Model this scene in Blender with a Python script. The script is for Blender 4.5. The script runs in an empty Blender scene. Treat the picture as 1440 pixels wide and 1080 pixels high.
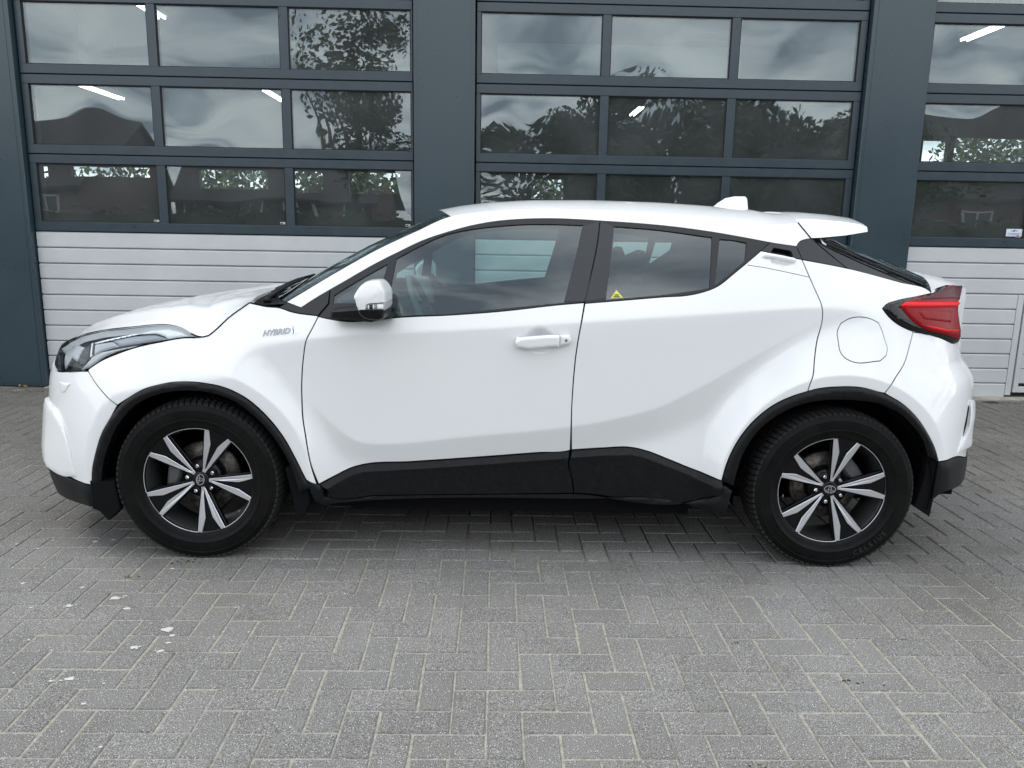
import bpy, math, random
import numpy as np
from mathutils import Vector, Matrix
from mathutils.geometry import delaunay_2d_cdt
rad = math.radians
S = bpy.context.scene
COL = S.collection
random.seed(7)
rng = np.random.default_rng(7)

# ------------------------------------------------------------------ camera
cam_d = bpy.data.cameras.new('camera')
cam = bpy.data.objects.new('camera', cam_d)
COL.objects.link(cam)
S.camera = cam
CAM_PITCH, CAM_ROLL, CAM_YAW = .1976, .0178, .0235
cam_d.sensor_fit = 'HORIZONTAL'
cam_d.sensor_width = 36.0
cam_d.lens = 36.0 * 1095.6 / 1440.0
cam_d.clip_start = .05
cam_d.clip_end = 600
_cp, _sp, _cy, _sy = math.cos(CAM_PITCH), math.sin(CAM_PITCH), math.cos(CAM_YAW), math.sin(CAM_YAW)
_f = Vector((_sy * _cp, _cy * _cp, -_sp)); _r = Vector((_cy, -_sy, 0)); _u = _r.cross(_f)
_r2 = math.cos(CAM_ROLL) * _r + math.sin(CAM_ROLL) * _u
_u2 = -math.sin(CAM_ROLL) * _r + math.cos(CAM_ROLL) * _u
M = Matrix((_r2, _u2, -_f)).transposed().to_4x4()
M.translation = Vector((-.0966, -3.0612, 1.3887))
cam.matrix_world = M

# ------------------------------------------------------------------ sky and sun
SUN_EL, SUN_AZ = rad(58), rad(292)          # azimuth clockwise from +Y (the garage side)
wld = bpy.data.worlds.new('World'); S.world = wld; wld.use_nodes = True
nt = wld.node_tree; nt.nodes.clear()
def N_(t, **k):
    n = nt.nodes.new(t)
    for a, b in k.items(): setattr(n, a, b)
    return n
out = N_('ShaderNodeOutputWorld'); bg = N_('ShaderNodeBackground'); bg.inputs[1].default_value = .1
sky = N_('ShaderNodeTexSky', sky_type='NISHITA', sun_disc=False)
sky.sun_elevation = SUN_EL; sky.sun_rotation = SUN_AZ
tc = N_('ShaderNodeTexCoord'); sx = N_('ShaderNodeSeparateXYZ')
nt.links.new(tc.outputs['Generated'], sx.inputs[0])
def math_(op, a, b):
    n = N_('ShaderNodeMath', operation=op)
    for i, v in enumerate((a, b)):
        if isinstance(v, (int, float)): n.inputs[i].default_value = v
        else: nt.links.new(v, n.inputs[i])
    return n.outputs[0]
zz = math_('MAXIMUM', math_('ADD', sx.outputs[2], .16), .05)
cx = N_('ShaderNodeCombineXYZ')
nt.links.new(math_('DIVIDE', sx.outputs[0], zz), cx.inputs[0]); nt.links.new(math_('DIVIDE', sx.outputs[1], zz), cx.inputs[1])
nz = N_('ShaderNodeTexNoise'); nz.inputs['Scale'].default_value = 1.9; nz.inputs['Detail'].default_value = 5; nz.inputs['Roughness'].default_value = .5; nz.inputs['Distortion'].default_value = .5
nt.links.new(cx.outputs[0], nz.inputs['Vector'])
cr = N_('ShaderNodeValToRGB'); e = cr.color_ramp.elements
e[0].position = .37; e[0].color = (.27, .31, .37, 1); e[1].position = .61; e[1].color = (1, 1, 1, 1)
m_ = e.new(.49); m_.color = (.68, .715, .76, 1)
nt.links.new(nz.outputs[0], cr.inputs[0])
sc = N_('ShaderNodeVectorMath', operation='SCALE'); sc.inputs['Scale'].default_value = 17.5
nt.links.new(cr.outputs[0], sc.inputs[0])
mx = N_('ShaderNodeMixRGB'); mx.inputs[0].default_value = .88
nt.links.new(sky.outputs[0], mx.inputs[1]); nt.links.new(sc.outputs[0], mx.inputs[2])
nt.links.new(mx.outputs[0], bg.inputs[0]); nt.links.new(bg.outputs[0], out.inputs[0])
sun_d = bpy.data.lights.new('sun', 'SUN'); sun_d.energy = .6; sun_d.angle = rad(24); sun_d.color = (1, .96, .9)
sun = bpy.data.objects.new('sun', sun_d); COL.objects.link(sun)
sd = Vector((math.sin(SUN_AZ) * math.cos(SUN_EL), math.cos(SUN_AZ) * math.cos(SUN_EL), math.sin(SUN_EL)))
sun.rotation_euler = sd.to_track_quat('Z', 'Y').to_euler()
S.view_settings.view_transform = 'Standard'; S.view_settings.look = 'None'
S.view_settings.exposure = 0.68; S.view_settings.gamma = 1
S.view_settings.use_curve_mapping = False
S.render.engine = 'CYCLES'
S.cycles.max_bounces = 10; S.cycles.transparent_max_bounces = 16; S.cycles.glossy_bounces = 5; S.cycles.diffuse_bounces = 4

# ------------------------------------------------------------------ materials
def mat(name, col, rough=.5, metal=0., coat=0., spec=.5, emit=None, es=1., coat_r=.03):
    m = bpy.data.materials.new(name); m.use_nodes = True
    p = m.node_tree.nodes['Principled BSDF']
    p.inputs['Base Color'].default_value = (*col, 1); p.inputs['Roughness'].default_value = rough
    p.inputs['Metallic'].default_value = metal; p.inputs['Coat Weight'].default_value = coat; p.inputs['Coat Roughness'].default_value = coat_r
    p.inputs['Specular IOR Level'].default_value = spec
    if emit: p.inputs['Emission Color'].default_value = (*emit, 1); p.inputs['Emission Strength'].default_value = es
    return m
def nodes(m): return m.node_tree, m.node_tree.nodes['Principled BSDF']
def noise_col(m, a, b, scale, detail=4, rough=.6, lo=.35, hi=.65, coord='Object', stretch=None, vary_rough=None):
    t, p = nodes(m)
    c = t.nodes.new('ShaderNodeTexCoord'); n = t.nodes.new('ShaderNodeTexNoise'); r = t.nodes.new('ShaderNodeValToRGB')
    n.inputs['Scale'].default_value = scale; n.inputs['Detail'].default_value = detail; n.inputs['Roughness'].default_value = rough
    src = c.outputs[coord]
    if stretch:
        mp = t.nodes.new('ShaderNodeMapping'); mp.inputs['Scale'].default_value = stretch
        t.links.new(src, mp.inputs[0]); src = mp.outputs[0]
    t.links.new(src, n.inputs['Vector']); t.links.new(n.outputs[0], r.inputs[0])
    r.color_ramp.elements[0].position = lo; r.color_ramp.elements[0].color = (*a, 1)
    r.color_ramp.elements[1].position = hi; r.color_ramp.elements[1].color = (*b, 1)
    t.links.new(r.outputs[0], p.inputs['Base Color'])
    if vary_rough:
        q = t.nodes.new('ShaderNodeMapRange'); q.inputs[3].default_value, q.inputs[4].default_value = vary_rough
        t.links.new(n.outputs[0], q.inputs[0]); t.links.new(q.outputs[0], p.inputs['Roughness'])
    return n
def bump(m, scale, strength, dist, detail=3, coord='Object', stretch=None):
    t, p = nodes(m)
    c = t.nodes.new('ShaderNodeTexCoord'); n = t.nodes.new('ShaderNodeTexNoise'); b = t.nodes.new('ShaderNodeBump')
    n.inputs['Scale'].default_value = scale; n.inputs['Detail'].default_value = detail
    b.inputs['Strength'].default_value = strength; b.inputs['Distance'].default_value = dist
    src = c.outputs[coord]
    if stretch:
        mp = t.nodes.new('ShaderNodeMapping'); mp.inputs['Scale'].default_value = stretch
        t.links.new(src, mp.inputs[0]); src = mp.outputs[0]
    t.links.new(src, n.inputs['Vector']); t.links.new(n.outputs[0], b.inputs['Height']); t.links.new(b.outputs[0], p.inputs['Normal'])
    return b
def glass(name, tint, refl, rough=0.0, wav=None, grazing=1.0, haze=0.0):
    """clear pane: part mirror, part see-through"""
    m = bpy.data.materials.new(name); m.use_nodes = True; t = m.node_tree; t.nodes.clear()
    o = t.nodes.new('ShaderNodeOutputMaterial'); mix = t.nodes.new('ShaderNodeMixShader')
    tr = t.nodes.new('ShaderNodeBsdfTransparent'); gl = t.nodes.new('ShaderNodeBsdfGlossy')
    tr.inputs[0].default_value = (*tint, 1); gl.inputs['Roughness'].default_value = rough; gl.inputs[0].default_value = (.88, .96, .98, 1)
    lw = t.nodes.new('ShaderNodeLayerWeight'); lw.inputs[0].default_value = .5
    pw = t.nodes.new('ShaderNodeMath'); pw.operation = 'POWER'; pw.inputs[1].default_value = 4.0
    mr = t.nodes.new('ShaderNodeMapRange'); mr.inputs[3].default_value = refl; mr.inputs[4].default_value = grazing
    t.links.new(lw.outputs['Facing'], pw.inputs[0]); t.links.new(pw.outputs[0], mr.inputs[0]); t.links.new(mr.outputs[0], mix.inputs[0])
    t.links.new(tr.outputs[0], mix.inputs[1]); t.links.new(gl.outputs[0], mix.inputs[2]); t.links.new(mix.outputs[0], o.inputs[0])
    if haze:  # pale diffuse haze mixed into the pane to lift dark reflections
        df = t.nodes.new('ShaderNodeBsdfDiffuse'); df.inputs[0].default_value = (.50, .53, .54, 1); m2 = t.nodes.new('ShaderNodeMixShader')
        g = t.nodes.new('ShaderNodeNewGeometry'); n = t.nodes.new('ShaderNodeTexNoise'); n.inputs['Scale'].default_value = 2.3; n.inputs['Detail'].default_value = 5
        q = t.nodes.new('ShaderNodeMapRange'); q.inputs[1].default_value = .3; q.inputs[2].default_value = .7; q.inputs[3].default_value = haze * .6; q.inputs[4].default_value = haze * 1.4
        t.links.new(g.outputs['Position'], n.inputs['Vector']); t.links.new(n.outputs[0], q.inputs[0]); t.links.new(q.outputs[0], m2.inputs[0])
        t.links.new(mix.outputs[0], m2.inputs[1]); t.links.new(df.outputs[0], m2.inputs[2]); t.links.new(m2.outputs[0], o.inputs[0])
    if wav:
        g = t.nodes.new('ShaderNodeNewGeometry'); n = t.nodes.new('ShaderNodeTexNoise'); b = t.nodes.new('ShaderNodeBump')
        n.inputs['Scale'].default_value = wav[0]; n.inputs['Detail'].default_value = wav[3] if len(wav) > 3 else 1.0; n.inputs['Distortion'].default_value = .4
        b.inputs['Strength'].default_value = wav[1]; b.inputs['Distance'].default_value = wav[2]
        t.links.new(g.outputs['Position'], n.inputs['Vector']); t.links.new(n.outputs[0], b.inputs['Height']); t.links.new(b.outputs[0], gl.inputs['Normal'])
    return m
MT = {}
MT['paint'] = mat('white_car_paint', (.80, .815, .82), .34, coat=.8, spec=.35)
MT['black_gloss'] = mat('gloss_black', (.006, .006, .007), .12, spec=.4)
MT['plastic'] = mat('textured_black_plastic', (.006, .0065, .007), .42, spec=.20)
noise_col(MT['plastic'], (.0045, .005, .0058), (.0085, .009, .010), 55, 2)
bump(MT['plastic'], 900, .15, .0006)
MT['trim'] = mat('satin_black_trim', (.012, .013, .015), .34, spec=.4)
MT['pillar_film'] = mat('dark_grey_pillar_film', (.022, .0235, .028), .3, spec=.45)
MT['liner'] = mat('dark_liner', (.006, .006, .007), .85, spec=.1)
MT['interior'] = mat('dark_interior_trim', (.035, .037, .04), .7, spec=.3)
MT['interior_light'] = mat('grey_interior_plastic', (.10, .105, .11), .55)
MT['screen'] = mat('display_glass', (.20, .24, .25), .25)
MT['car_glass'] = glass('tinted_side_glass', (.58, .76, .74), .105, haze=.025)
MT['screen_glass'] = glass('windscreen_glass', (.62, .76, .74), .10)
MT['dark_glass'] = glass('dark_rear_glass', (.05, .06, .06), .06)
MT['rubber'] = mat('tyre_rubber', (.005, .005, .0055), .5, spec=.13)
noise_col(MT['rubber'], (.0035, .0036, .0038), (.0075, .0074, .0072), 14, 5)
MT['tread'] = mat('lightened_tread_rubber', (.022, .022, .022), .8, spec=.2)  # block faces lightened in colour so they stand out from the grooves
MT['rubber_letter'] = mat('tyre_lettering', (.03, .03, .031), .5)
MT['alloy'] = mat('machined_alloy', (.66, .67, .70), .33, metal=.7)
MT['alloy_dark'] = mat('black_alloy', (.004, .004, .005), .25, coat=.1, spec=.2)
MT['barrel'] = mat('rim_barrel', (.16, .165, .17), .28, metal=.85)
MT['disc'] = mat('brake_disc_steel', (.12, .108, .095), .45, metal=.7)
noise_col(MT['disc'], (.05, .043, .036), (.2, .185, .165), 40, 3, stretch=(1, .1, 1))
MT['caliper'] = mat('cast_caliper', (.11, .11, .115), .6)
MT['chrome'] = mat('chrome', (.75, .76, .78), .12, metal=1)
MT['red'] = mat('red_lamp_plastic', (.23, .003, .006), .3, coat=.05, spec=.15)
MT['red_bright'] = mat('bright_red_lamp_strip', (.68, .010, .018), .35, coat=0, spec=.2)
MT['red_dark'] = mat('dark_red_lamp_plastic', (.07, .003, .007), .25, coat=.08, spec=.2)
MT['lamp_clear'] = glass('clear_lamp_lens', (.90, .93, .95), .03, grazing=.2)
MT['lamp_grey'] = mat('grey_lamp_reflector', (.42, .43, .44), .3, metal=.15)
MT['lamp_white'] = mat('white_lamp_reflector', (.90, .91, .92), .3)
MT['lamp_tube'] = mat('grey_daytime_light_tube', (.36, .37, .41), .3)
MT['lamp_dark'] = mat('dark_lamp_housing', (.018, .019, .021), .4, spec=.3)
MT['badge'] = mat('badge_grey_chrome', (.30, .31, .33), .25, metal=.9)
MT['blue'] = mat('blue_badge_enamel', (.02, .16, .42), .3, coat=.5)
MT['yellow'] = mat('yellow_sticker', (.62, .62, .12), .5)
MT['ink'] = mat('sticker_ink', (.12, .13, .04), .6)

# ------------------------------------------------------------------ object helpers
def tag(o, label=None, cat=None, group=None, kind=None):
    for k, v in (('label', label), ('category', cat), ('group', group), ('kind', kind)):
        if v: o[k] = v
    return o
def empty(name, loc=(0, 0, 0), rz=0.0, parent=None):
    o = bpy.data.objects.new(name, None); COL.objects.link(o); o.location = loc; o.rotation_euler = (0, 0, rz)
    o.empty_display_size = .2
    if parent: o.parent = parent
    return o
def link(name, me, parent=None, loc=None, rot=None):
    o = bpy.data.objects.new(name, me); COL.objects.link(o)
    if parent: o.parent = parent
    if loc is not None: o.location = loc
    if rot is not None: o.rotation_euler = rot
    return o
def mesh(name, V, Fc, mats, mi=None, smooth=False, normals=None):
    me = bpy.data.meshes.new(name)
    me.from_pydata([tuple(map(float, v)) for v in V], [], [tuple(map(int, f)) for f in Fc])
    for m in (mats if isinstance(mats, (list, tuple)) else [mats]): me.materials.append(m)
    if mi is not None: me.polygons.foreach_set('material_index', np.array(mi, dtype=np.int32))
    if smooth: me.polygons.foreach_set('use_smooth', np.ones(len(me.polygons), dtype=bool))
    me.update()
    if normals is not None: me.normals_split_custom_set_from_vertices([tuple(map(float, n)) for n in normals])
    return me
class MB:
    """collects boxes, prisms and tubes into one mesh"""
    def __init__(s): s.V = []; s.F = []; s.M = []
    def add(s, V, Fc, m=0):
        b = len(s.V); s.V += [tuple(v) for v in V]; s.F += [tuple(b + i for i in f) for f in Fc]; s.M += [m] * len(Fc)
    def box(s, x0, x1, y0, y1, z0, z1, m=0, c=0.0):
        if c <= 0:
            V = [(x, y, z) for x in (x0, x1) for y in (y0, y1) for z in (z0, z1)]
            s.add(V, [(0, 1, 3, 2), (4, 6, 7, 5), (0, 4, 5, 1), (2, 3, 7, 6), (0, 2, 6, 4), (1, 5, 7, 3)], m)
        else:
            V = []
            for sx in (0, 1):
                for sy in (0, 1):
                    for sz in (0, 1):
                        X = (x0, x1)[sx]; Y = (y0, y1)[sy]; Z = (z0, z1)[sz]
                        dx = c * (1 - 2 * sx); dy = c * (1 - 2 * sy); dz = c * (1 - 2 * sz)
                        V += [(X, Y + dy, Z + dz), (X + dx, Y, Z + dz), (X + dx, Y + dy, Z)]
            def i(sx, sy, sz, k): return (sx * 4 + sy * 2 + sz) * 3 + k
            Fc = [(i(0,0,0,0), i(0,0,1,0), i(0,1,1,0), i(0,1,0,0)), (i(1,0,0,0), i(1,1,0,0), i(1,1,1,0), i(1,0,1,0)),
                  (i(0,0,0,1), i(1,0,0,1), i(1,0,1,1), i(0,0,1,1)), (i(0,1,0,1), i(0,1,1,1), i(1,1,1,1), i(1,1,0,1)),
                  (i(0,0,0,2), i(0,1,0,2), i(1,1,0,2), i(1,0,0,2)), (i(0,0,1,2), i(1,0,1,2), i(1,1,1,2), i(0,1,1,2))]
            for a in (0, 1):
                for b in (0, 1):
                    f = (i(a,b,0,0), i(a,b,1,0), i(a,b,1,1), i(a,b,0,1)); Fc.append(f if (a ^ b) else f[::-1])
                    f = (i(a,0,b,0), i(a,1,b,0), i(a,1,b,2), i(a,0,b,2)); Fc.append(f[::-1] if (a ^ b) else f)
                    f = (i(0,a,b,1), i(1,a,b,1), i(1,a,b,2), i(0,a,b,2)); Fc.append(f if (a ^ b) else f[::-1])
                    for d in (0, 1):
                        f = (i(a,b,d,0), i(a,b,d,1), i(a,b,d,2)); Fc.append(f if (a ^ b ^ d) else f[::-1])
            s.add(V, Fc, m)
        return s
    def tube(s, pts, r, n=8, m=0, cap=True):
        pts = [Vector(p) for p in pts]; rings = []
        for k, p in enumerate(pts):
            t = (pts[min(k + 1, len(pts) - 1)] - pts[max(k - 1, 0)]).normalized()
            a = t.orthogonal().normalized() if k == 0 else (a - a.dot(t) * t).normalized()
            b = t.cross(a); rr = r[k] if isinstance(r, (list, tuple)) else r
            rings.append([p + rr * (math.cos(2 * math.pi * i / n) * a + math.sin(2 * math.pi * i / n) * b) for i in range(n)])
        V = [v for R_ in rings for v in R_]
        Fc = [(k * n + i, k * n + (i + 1) % n, (k + 1) * n + (i + 1) % n, (k + 1) * n + i) for k in range(len(rings) - 1) for i in range(n)]
        if cap: Fc += [tuple(range(n))[::-1], tuple((len(rings) - 1) * n + i for i in range(n))]
        s.add(V, Fc, m); return s
    def lathe(s, prof, n=48, m=0, axis='Y', closed=False):
        """prof: list of (radius, axial); turned about the y axis"""
        V = []
        for r, a in prof:
            for i in range(n):
                t = 2 * math.pi * i / n; V.append((r * math.cos(t), a, r * math.sin(t)))
        k = len(prof); Fc = []
        for j in range(k if closed else k - 1):
            for i in range(n):
                a, b = j * n + i, j * n + (i + 1) % n; j2 = (j + 1) % k
                Fc.append((a, b, j2 * n + (i + 1) % n, j2 * n + i))
        s.add(V, Fc, m); return s
    def prism(s, poly, y0, y1, m=0, bev=0.0, mside=None):
        """polygon in x,z extruded along y (front face at y0)"""
        P_ = np.array(poly, float)
        if ((P_[:, 0] * np.roll(P_[:, 1], -1) - np.roll(P_[:, 0], -1) * P_[:, 1]).sum()) < 0: P_ = P_[::-1]
        n = len(P_); rows = []
        if bev:
            q = inset(P_, bev); rows = [(q, y0), (P_, y0 + bev), (P_, y1)]
        else: rows = [(P_, y0), (P_, y1)]
        V = [(p[0], y, p[1]) for R_, y in rows for p in R_]
        Fs = [(k * n + (i + 1) % n, k * n + i, (k + 1) * n + i, (k + 1) * n + (i + 1) % n) for k in range(len(rows) - 1) for i in range(n)]
        s.add(V, [tuple(range(n))], m)
        b = len(s.V) - len(V); k = len(rows) - 1
        s.F += [tuple(b + i for i in f) for f in Fs] + [tuple(b + k * n + i for i in range(n))[::-1]]
        s.M += [m if mside is None else mside] * (len(Fs) + 1)
        return s
    def mesh(s, name, mats, smooth=False): return mesh(name, s.V, s.F, mats, s.M, smooth)
    def build(s, name, mats, parent=None, smooth=False, loc=None, rot=None, autos=None):
        me = s.mesh(name, mats, smooth)
        if autos: me.set_sharp_from_angle(angle=rad(autos))
        return link(name, me, parent, loc, rot)
def inset(P_, d):
    """counter-clockwise polygon moved inwards by d"""
    e = np.roll(P_, -1, 0) - P_; L = np.maximum(np.linalg.norm(e, axis=1, keepdims=True), 1e-9); e = e / L
    nrm = np.stack([-e[:, 1], e[:, 0]], -1); a = np.roll(nrm, 1, 0) + nrm
    q = np.maximum((a * a).sum(1, keepdims=True), .8)
    return P_ + d * 2 * a / q

# ------------------------------------------------------------------ ground: sand bed and herringbone clinkers
sand = mat('jointing_sand', (.2, .19, .16), .95, spec=.2)
t, p = nodes(sand)
g = t.nodes.new('ShaderNodeNewGeometry'); n1 = t.nodes.new('ShaderNodeTexNoise'); n1.inputs['Scale'].default_value = .55; n1.inputs['Detail'].default_value = 5
n2 = t.nodes.new('ShaderNodeTexNoise'); n2.inputs['Scale'].default_value = 60; n2.inputs['Detail'].default_value = 3
r1 = t.nodes.new('ShaderNodeValToRGB'); r1.color_ramp.elements[0].position = .33; r1.color_ramp.elements[0].color = (.05, .048, .042, 1); r1.color_ramp.elements[1].position = .50; r1.color_ramp.elements[1].color = (.35, .335, .285, 1)
mxn = t.nodes.new('ShaderNodeMixRGB'); mxn.blend_type = 'MULTIPLY'; mxn.inputs[0].default_value = .6
r2 = t.nodes.new('ShaderNodeValToRGB'); r2.color_ramp.elements[0].position = .3; r2.color_ramp.elements[0].color = (.35, .35, .33, 1); r2.color_ramp.elements[1].position = .65
# sand washed away towards the doors and the right hand side: dirt mask by place on the yard
sp_ = t.nodes.new('ShaderNodeSeparateXYZ'); ma = t.nodes.new('ShaderNodeMath'); ma.operation = 'MULTIPLY_ADD'; ma.inputs[1].default_value = -.10
mb_ = t.nodes.new('ShaderNodeMath'); mb_.operation = 'MULTIPLY_ADD'; mb_.inputs[1].default_value = -.030
t.links.new(g.outputs['Position'], n1.inputs['Vector']); t.links.new(g.outputs['Position'], n2.inputs['Vector']); t.links.new(g.outputs['Position'], sp_.inputs[0])
t.links.new(sp_.outputs[1], ma.inputs[0]); t.links.new(n1.outputs[0], ma.inputs[2]); t.links.new(sp_.outputs[0], mb_.inputs[0]); t.links.new(ma.outputs[0], mb_.inputs[2])
t.links.new(mb_.outputs[0], r1.inputs[0]); t.links.new(n2.outputs[0], r2.inputs[0])
t.links.new(r1.outputs[0], mxn.inputs[1]); t.links.new(r2.outputs[0], mxn.inputs[2]); t.links.new(mxn.outputs[0], p.inputs['Base Color'])
ground = MB()
G = 150
ground.add([(-G, -G, -.02), (G, -G, -.02), (G, G, -.02), (-G, G, -.02)], [(0, 1, 2, 3)])
GROUND = ground.build('ground', mat('distant_asphalt', (.07, .07, .068), .9), None); GROUND['kind'] = 'structure'
bed = MB()
nx, ny = 60, 40
bx0, bx1, by0, by1 = -8.2, 8.2, -3.6, 3.52
bed.add([(bx0 + (bx1 - bx0) * i / nx, by0 + (by1 - by0) * j / ny, -.0032 + .0014 * math.sin(i * 2.1 + j * 1.3) * math.cos(j * .9)) for j in range(ny + 1) for i in range(nx + 1)],
        [(j * (nx + 1) + i, j * (nx + 1) + i + 1, (j + 1) * (nx + 1) + i + 1, (j + 1) * (nx + 1) + i) for j in range(ny) for i in range(nx)])
bed.build('joint_sand', sand, GROUND, True)['kind'] = 'stuff'

brick_m = mat('grey_concrete_clinker', (.14, .14, .14), .85, spec=.3)
t, p = nodes(brick_m)
at = t.nodes.new('ShaderNodeAttribute'); at.attribute_name = 'tone'
g = t.nodes.new('ShaderNodeNewGeometry')
def nzn(sc_, det, ro=.6):
    n = t.nodes.new('ShaderNodeTexNoise'); n.inputs['Scale'].default_value = sc_; n.inputs['Detail'].default_value = det; n.inputs['Roughness'].default_value = ro
    t.links.new(g.outputs['Position'], n.inputs['Vector']); return n
def ramp(src, *stops):
    r = t.nodes.new('ShaderNodeValToRGB'); el = r.color_ramp.elements
    while len(el) < len(stops): el.new(.5)
    for k, (pos, c) in enumerate(stops): el[k].position = pos; el[k].color = (c, c, c, 1) if isinstance(c, float) else (*c, 1)
    t.links.new(src, r.inputs[0]); return r.outputs[0]
def mul(a, b, f=1.0, mode='MULTIPLY'):
    m = t.nodes.new('ShaderNodeMixRGB'); m.blend_type = mode; m.inputs[0].default_value = f
    t.links.new(a, m.inputs[1]); t.links.new(b, m.inputs[2]); return m.outputs[0]
base = ramp(at.outputs['Fac'], (0., (.168, .165, .160)), (.5, (.180, .177, .171)), (1., (.192, .188, .181)))
fine = ramp(nzn(330, 2, .75).outputs[0], (.30, .25), (.5, .90), (.66, 2.1))
big = ramp(nzn(1.3, 4).outputs[0], (.3, (.86, .85, .82)), (.7, (1.10, 1.10, 1.11)))
# browner and darker towards the building, ragged edge
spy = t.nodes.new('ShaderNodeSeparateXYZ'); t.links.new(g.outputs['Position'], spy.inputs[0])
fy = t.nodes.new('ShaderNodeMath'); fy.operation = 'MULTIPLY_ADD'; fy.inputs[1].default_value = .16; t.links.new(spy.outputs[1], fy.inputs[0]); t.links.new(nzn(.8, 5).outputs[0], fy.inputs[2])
far_tint = ramp(fy.outputs[0], (.45, (1., 1., 1.)), (.80, (.72, .70, .66)))
big = mul(big, far_tint)
vo = t.nodes.new('ShaderNodeTexVoronoi'); vo.inputs['Scale'].default_value = 150; t.links.new(g.outputs['Position'], vo.inputs['Vector'])
fleck = ramp(vo.outputs['Distance'], (.0, 1.0), (.16, 1.0), (.24, 0.0))
wn = t.nodes.new('ShaderNodeSeparateColor'); t.links.new(vo.outputs['Color'], wn.inputs[0])
pick = ramp(wn.outputs[0], (.58, 0.0), (.61, 1.0))
flk = mul(fleck, pick)
mixf = t.nodes.new('ShaderNodeMixRGB'); t.links.new(flk, mixf.inputs[0]); mixf.inputs[2].default_value = (.62, .61, .59, 1)
# worn, more exposed aggregate: darker pits
pit = ramp(nzn(150, 3, .8).outputs[0], (.33, .42), (.42, 1.0))
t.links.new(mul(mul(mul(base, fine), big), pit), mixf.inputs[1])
# tan dirt blotches
blot = ramp(nzn(4.5, 5, .65).outputs[0], (.60, 0.0), (.74, .45))
mixd = t.nodes.new('ShaderNodeMixRGB'); t.links.new(blot, mixd.inputs[0]); t.links.new(mixf.outputs[0], mixd.inputs[1]); mixd.inputs[2].default_value = (.15, .14, .115, 1)
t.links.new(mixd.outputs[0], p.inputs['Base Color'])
bp = t.nodes.new('ShaderNodeBump'); bp.inputs['Strength'].default_value = .55; bp.inputs['Distance'].default_value = .0018
t.links.new(nzn(260, 3, .7).outputs[0], bp.inputs['Height']); t.links.new(bp.outputs[0], p.inputs['Normal'])

MX, MY = .1025, .1052
BX, BY = -.207, -.905
def brick_geo(L, W_, jit, rs):
    c = .0045
    a, b = L / 2, W_ / 2
    def ring(d, z, w=0): return [(sx_ * (a - d) + (rs.uniform(-w, w)), sy_ * (b - d) + rs.uniform(-w, w), z) for sx_, sy_ in ((-1, -1), (1, -1), (1, 1), (-1, 1))]
    # chipped, slightly uneven arris: ring of eight points per level
    def ring8(d, z, w):
        pts = []
        for (x, y) in ((-1, -1), (0, -1), (1, -1), (1, 0), (1, 1), (0, 1), (-1, 1), (-1, 0)):
            pts.append((x * (a - d) + rs.uniform(-w, w), y * (b - d) + rs.uniform(-w, w), z))
        return pts
    V = ring8(c, 0, .0012) + ring8(.0, -.0045, .0008) + ring8(.0, -.03, .0)
    Fc = [tuple(range(8))] + [(k * 8 + i, (k + 1) * 8 + i, (k + 1) * 8 + (i + 1) % 8, k * 8 + (i + 1) % 8) for k in (0, 1) for i in range(8)]
    return V, Fc
JT = .0055
cells = []
for a_ in range(-140, 141):
    for b_ in range(-50, 51):
        i, j = a_ - 3 * b_, a_ + b_
        for kind in ('v', 'h'):
            if kind == 'v': x0, x1, y1, y0 = i, i + 1, j, j + 2
            else: x0, x1, y1, y0 = i + 1, i + 3, j, j + 1
            X0, X1, Y1, Y0 = BX + x0 * MX, BX + x1 * MX, BY - y1 * MY, BY - y0 * MY
            xc, yc = (X0 + X1) / 2, (Y0 + Y1) / 2
            if -8 < xc < 8 and -3.4 < yc < 3.40: cells.append((kind, xc, yc))
cpos = np.array(M.translation)
def cam_px(xc, yc):
    d = np.array((xc, yc, 0)) - cpos; z = d @ np.array(_f)
    if z < .3: return None
    return 720 + 1095.6 * (d @ np.array(_r2)) / z, 540 - 1095.6 * (d @ np.array(_u2)) / z, z
vis = []
for c in cells:
    q = cam_px(c[1], c[2])
    if q and -20 < q[0] < 1460 and 0 < q[1] < 1090: vis.append((q[2], c))
vis.sort(key=lambda v: v[0])
near = set(c for _, c in vis[:299])
VAR = {}
rs = random.Random(3)
for kind in 'vh':
    for k in range(14):
        L, W_ = (MX - JT, 2 * MY - JT) if kind == 'v' else (2 * MX - JT, MY - JT)
        V, Fc = brick_geo(L, W_, 0, rs)
        me = mesh('brick', V, Fc, brick_m)
        at_ = me.attributes.new('tone', 'FLOAT', 'POINT'); at_.data.foreach_set('value', np.full(len(V), rs.random()))
        VAR[kind, k] = me
rest_V, rest_F, rest_T = [], [], []
for c in cells:
    kind, xc, yc = c
    k = rs.randrange(14); dz = rs.uniform(-.0016, .0012); rx, ry, rz = rs.gauss(0, .005), rs.gauss(0, .005), rs.gauss(0, .006)
    dx, dy = rs.gauss(0, .0007), rs.gauss(0, .0007)
    if c in near: link('brick', VAR[kind, k], GROUND, (xc + dx, yc + dy, dz + .001), (rx, ry, rz))
    else:
        me = VAR[kind, k]; b = len(rest_V); tone = rs.random()
        for v in me.vertices:
            x, y, z = v.co
            rest_V.append((xc + dx + x - rz * y, yc + dy + y + rz * x, dz + .001 + z + rx * y - ry * x))
        rest_F += [tuple(b + i for i in pl.vertices) for pl in me.polygons]; rest_T += [tone] * len(me.vertices)
me = mesh('far_bricks', rest_V, rest_F, brick_m)
at_ = me.attributes.new('tone', 'FLOAT', 'POINT'); at_.data.foreach_set('value', np.array(rest_T))
link('bricks', me, GROUND)['kind'] = 'stuff'
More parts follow.
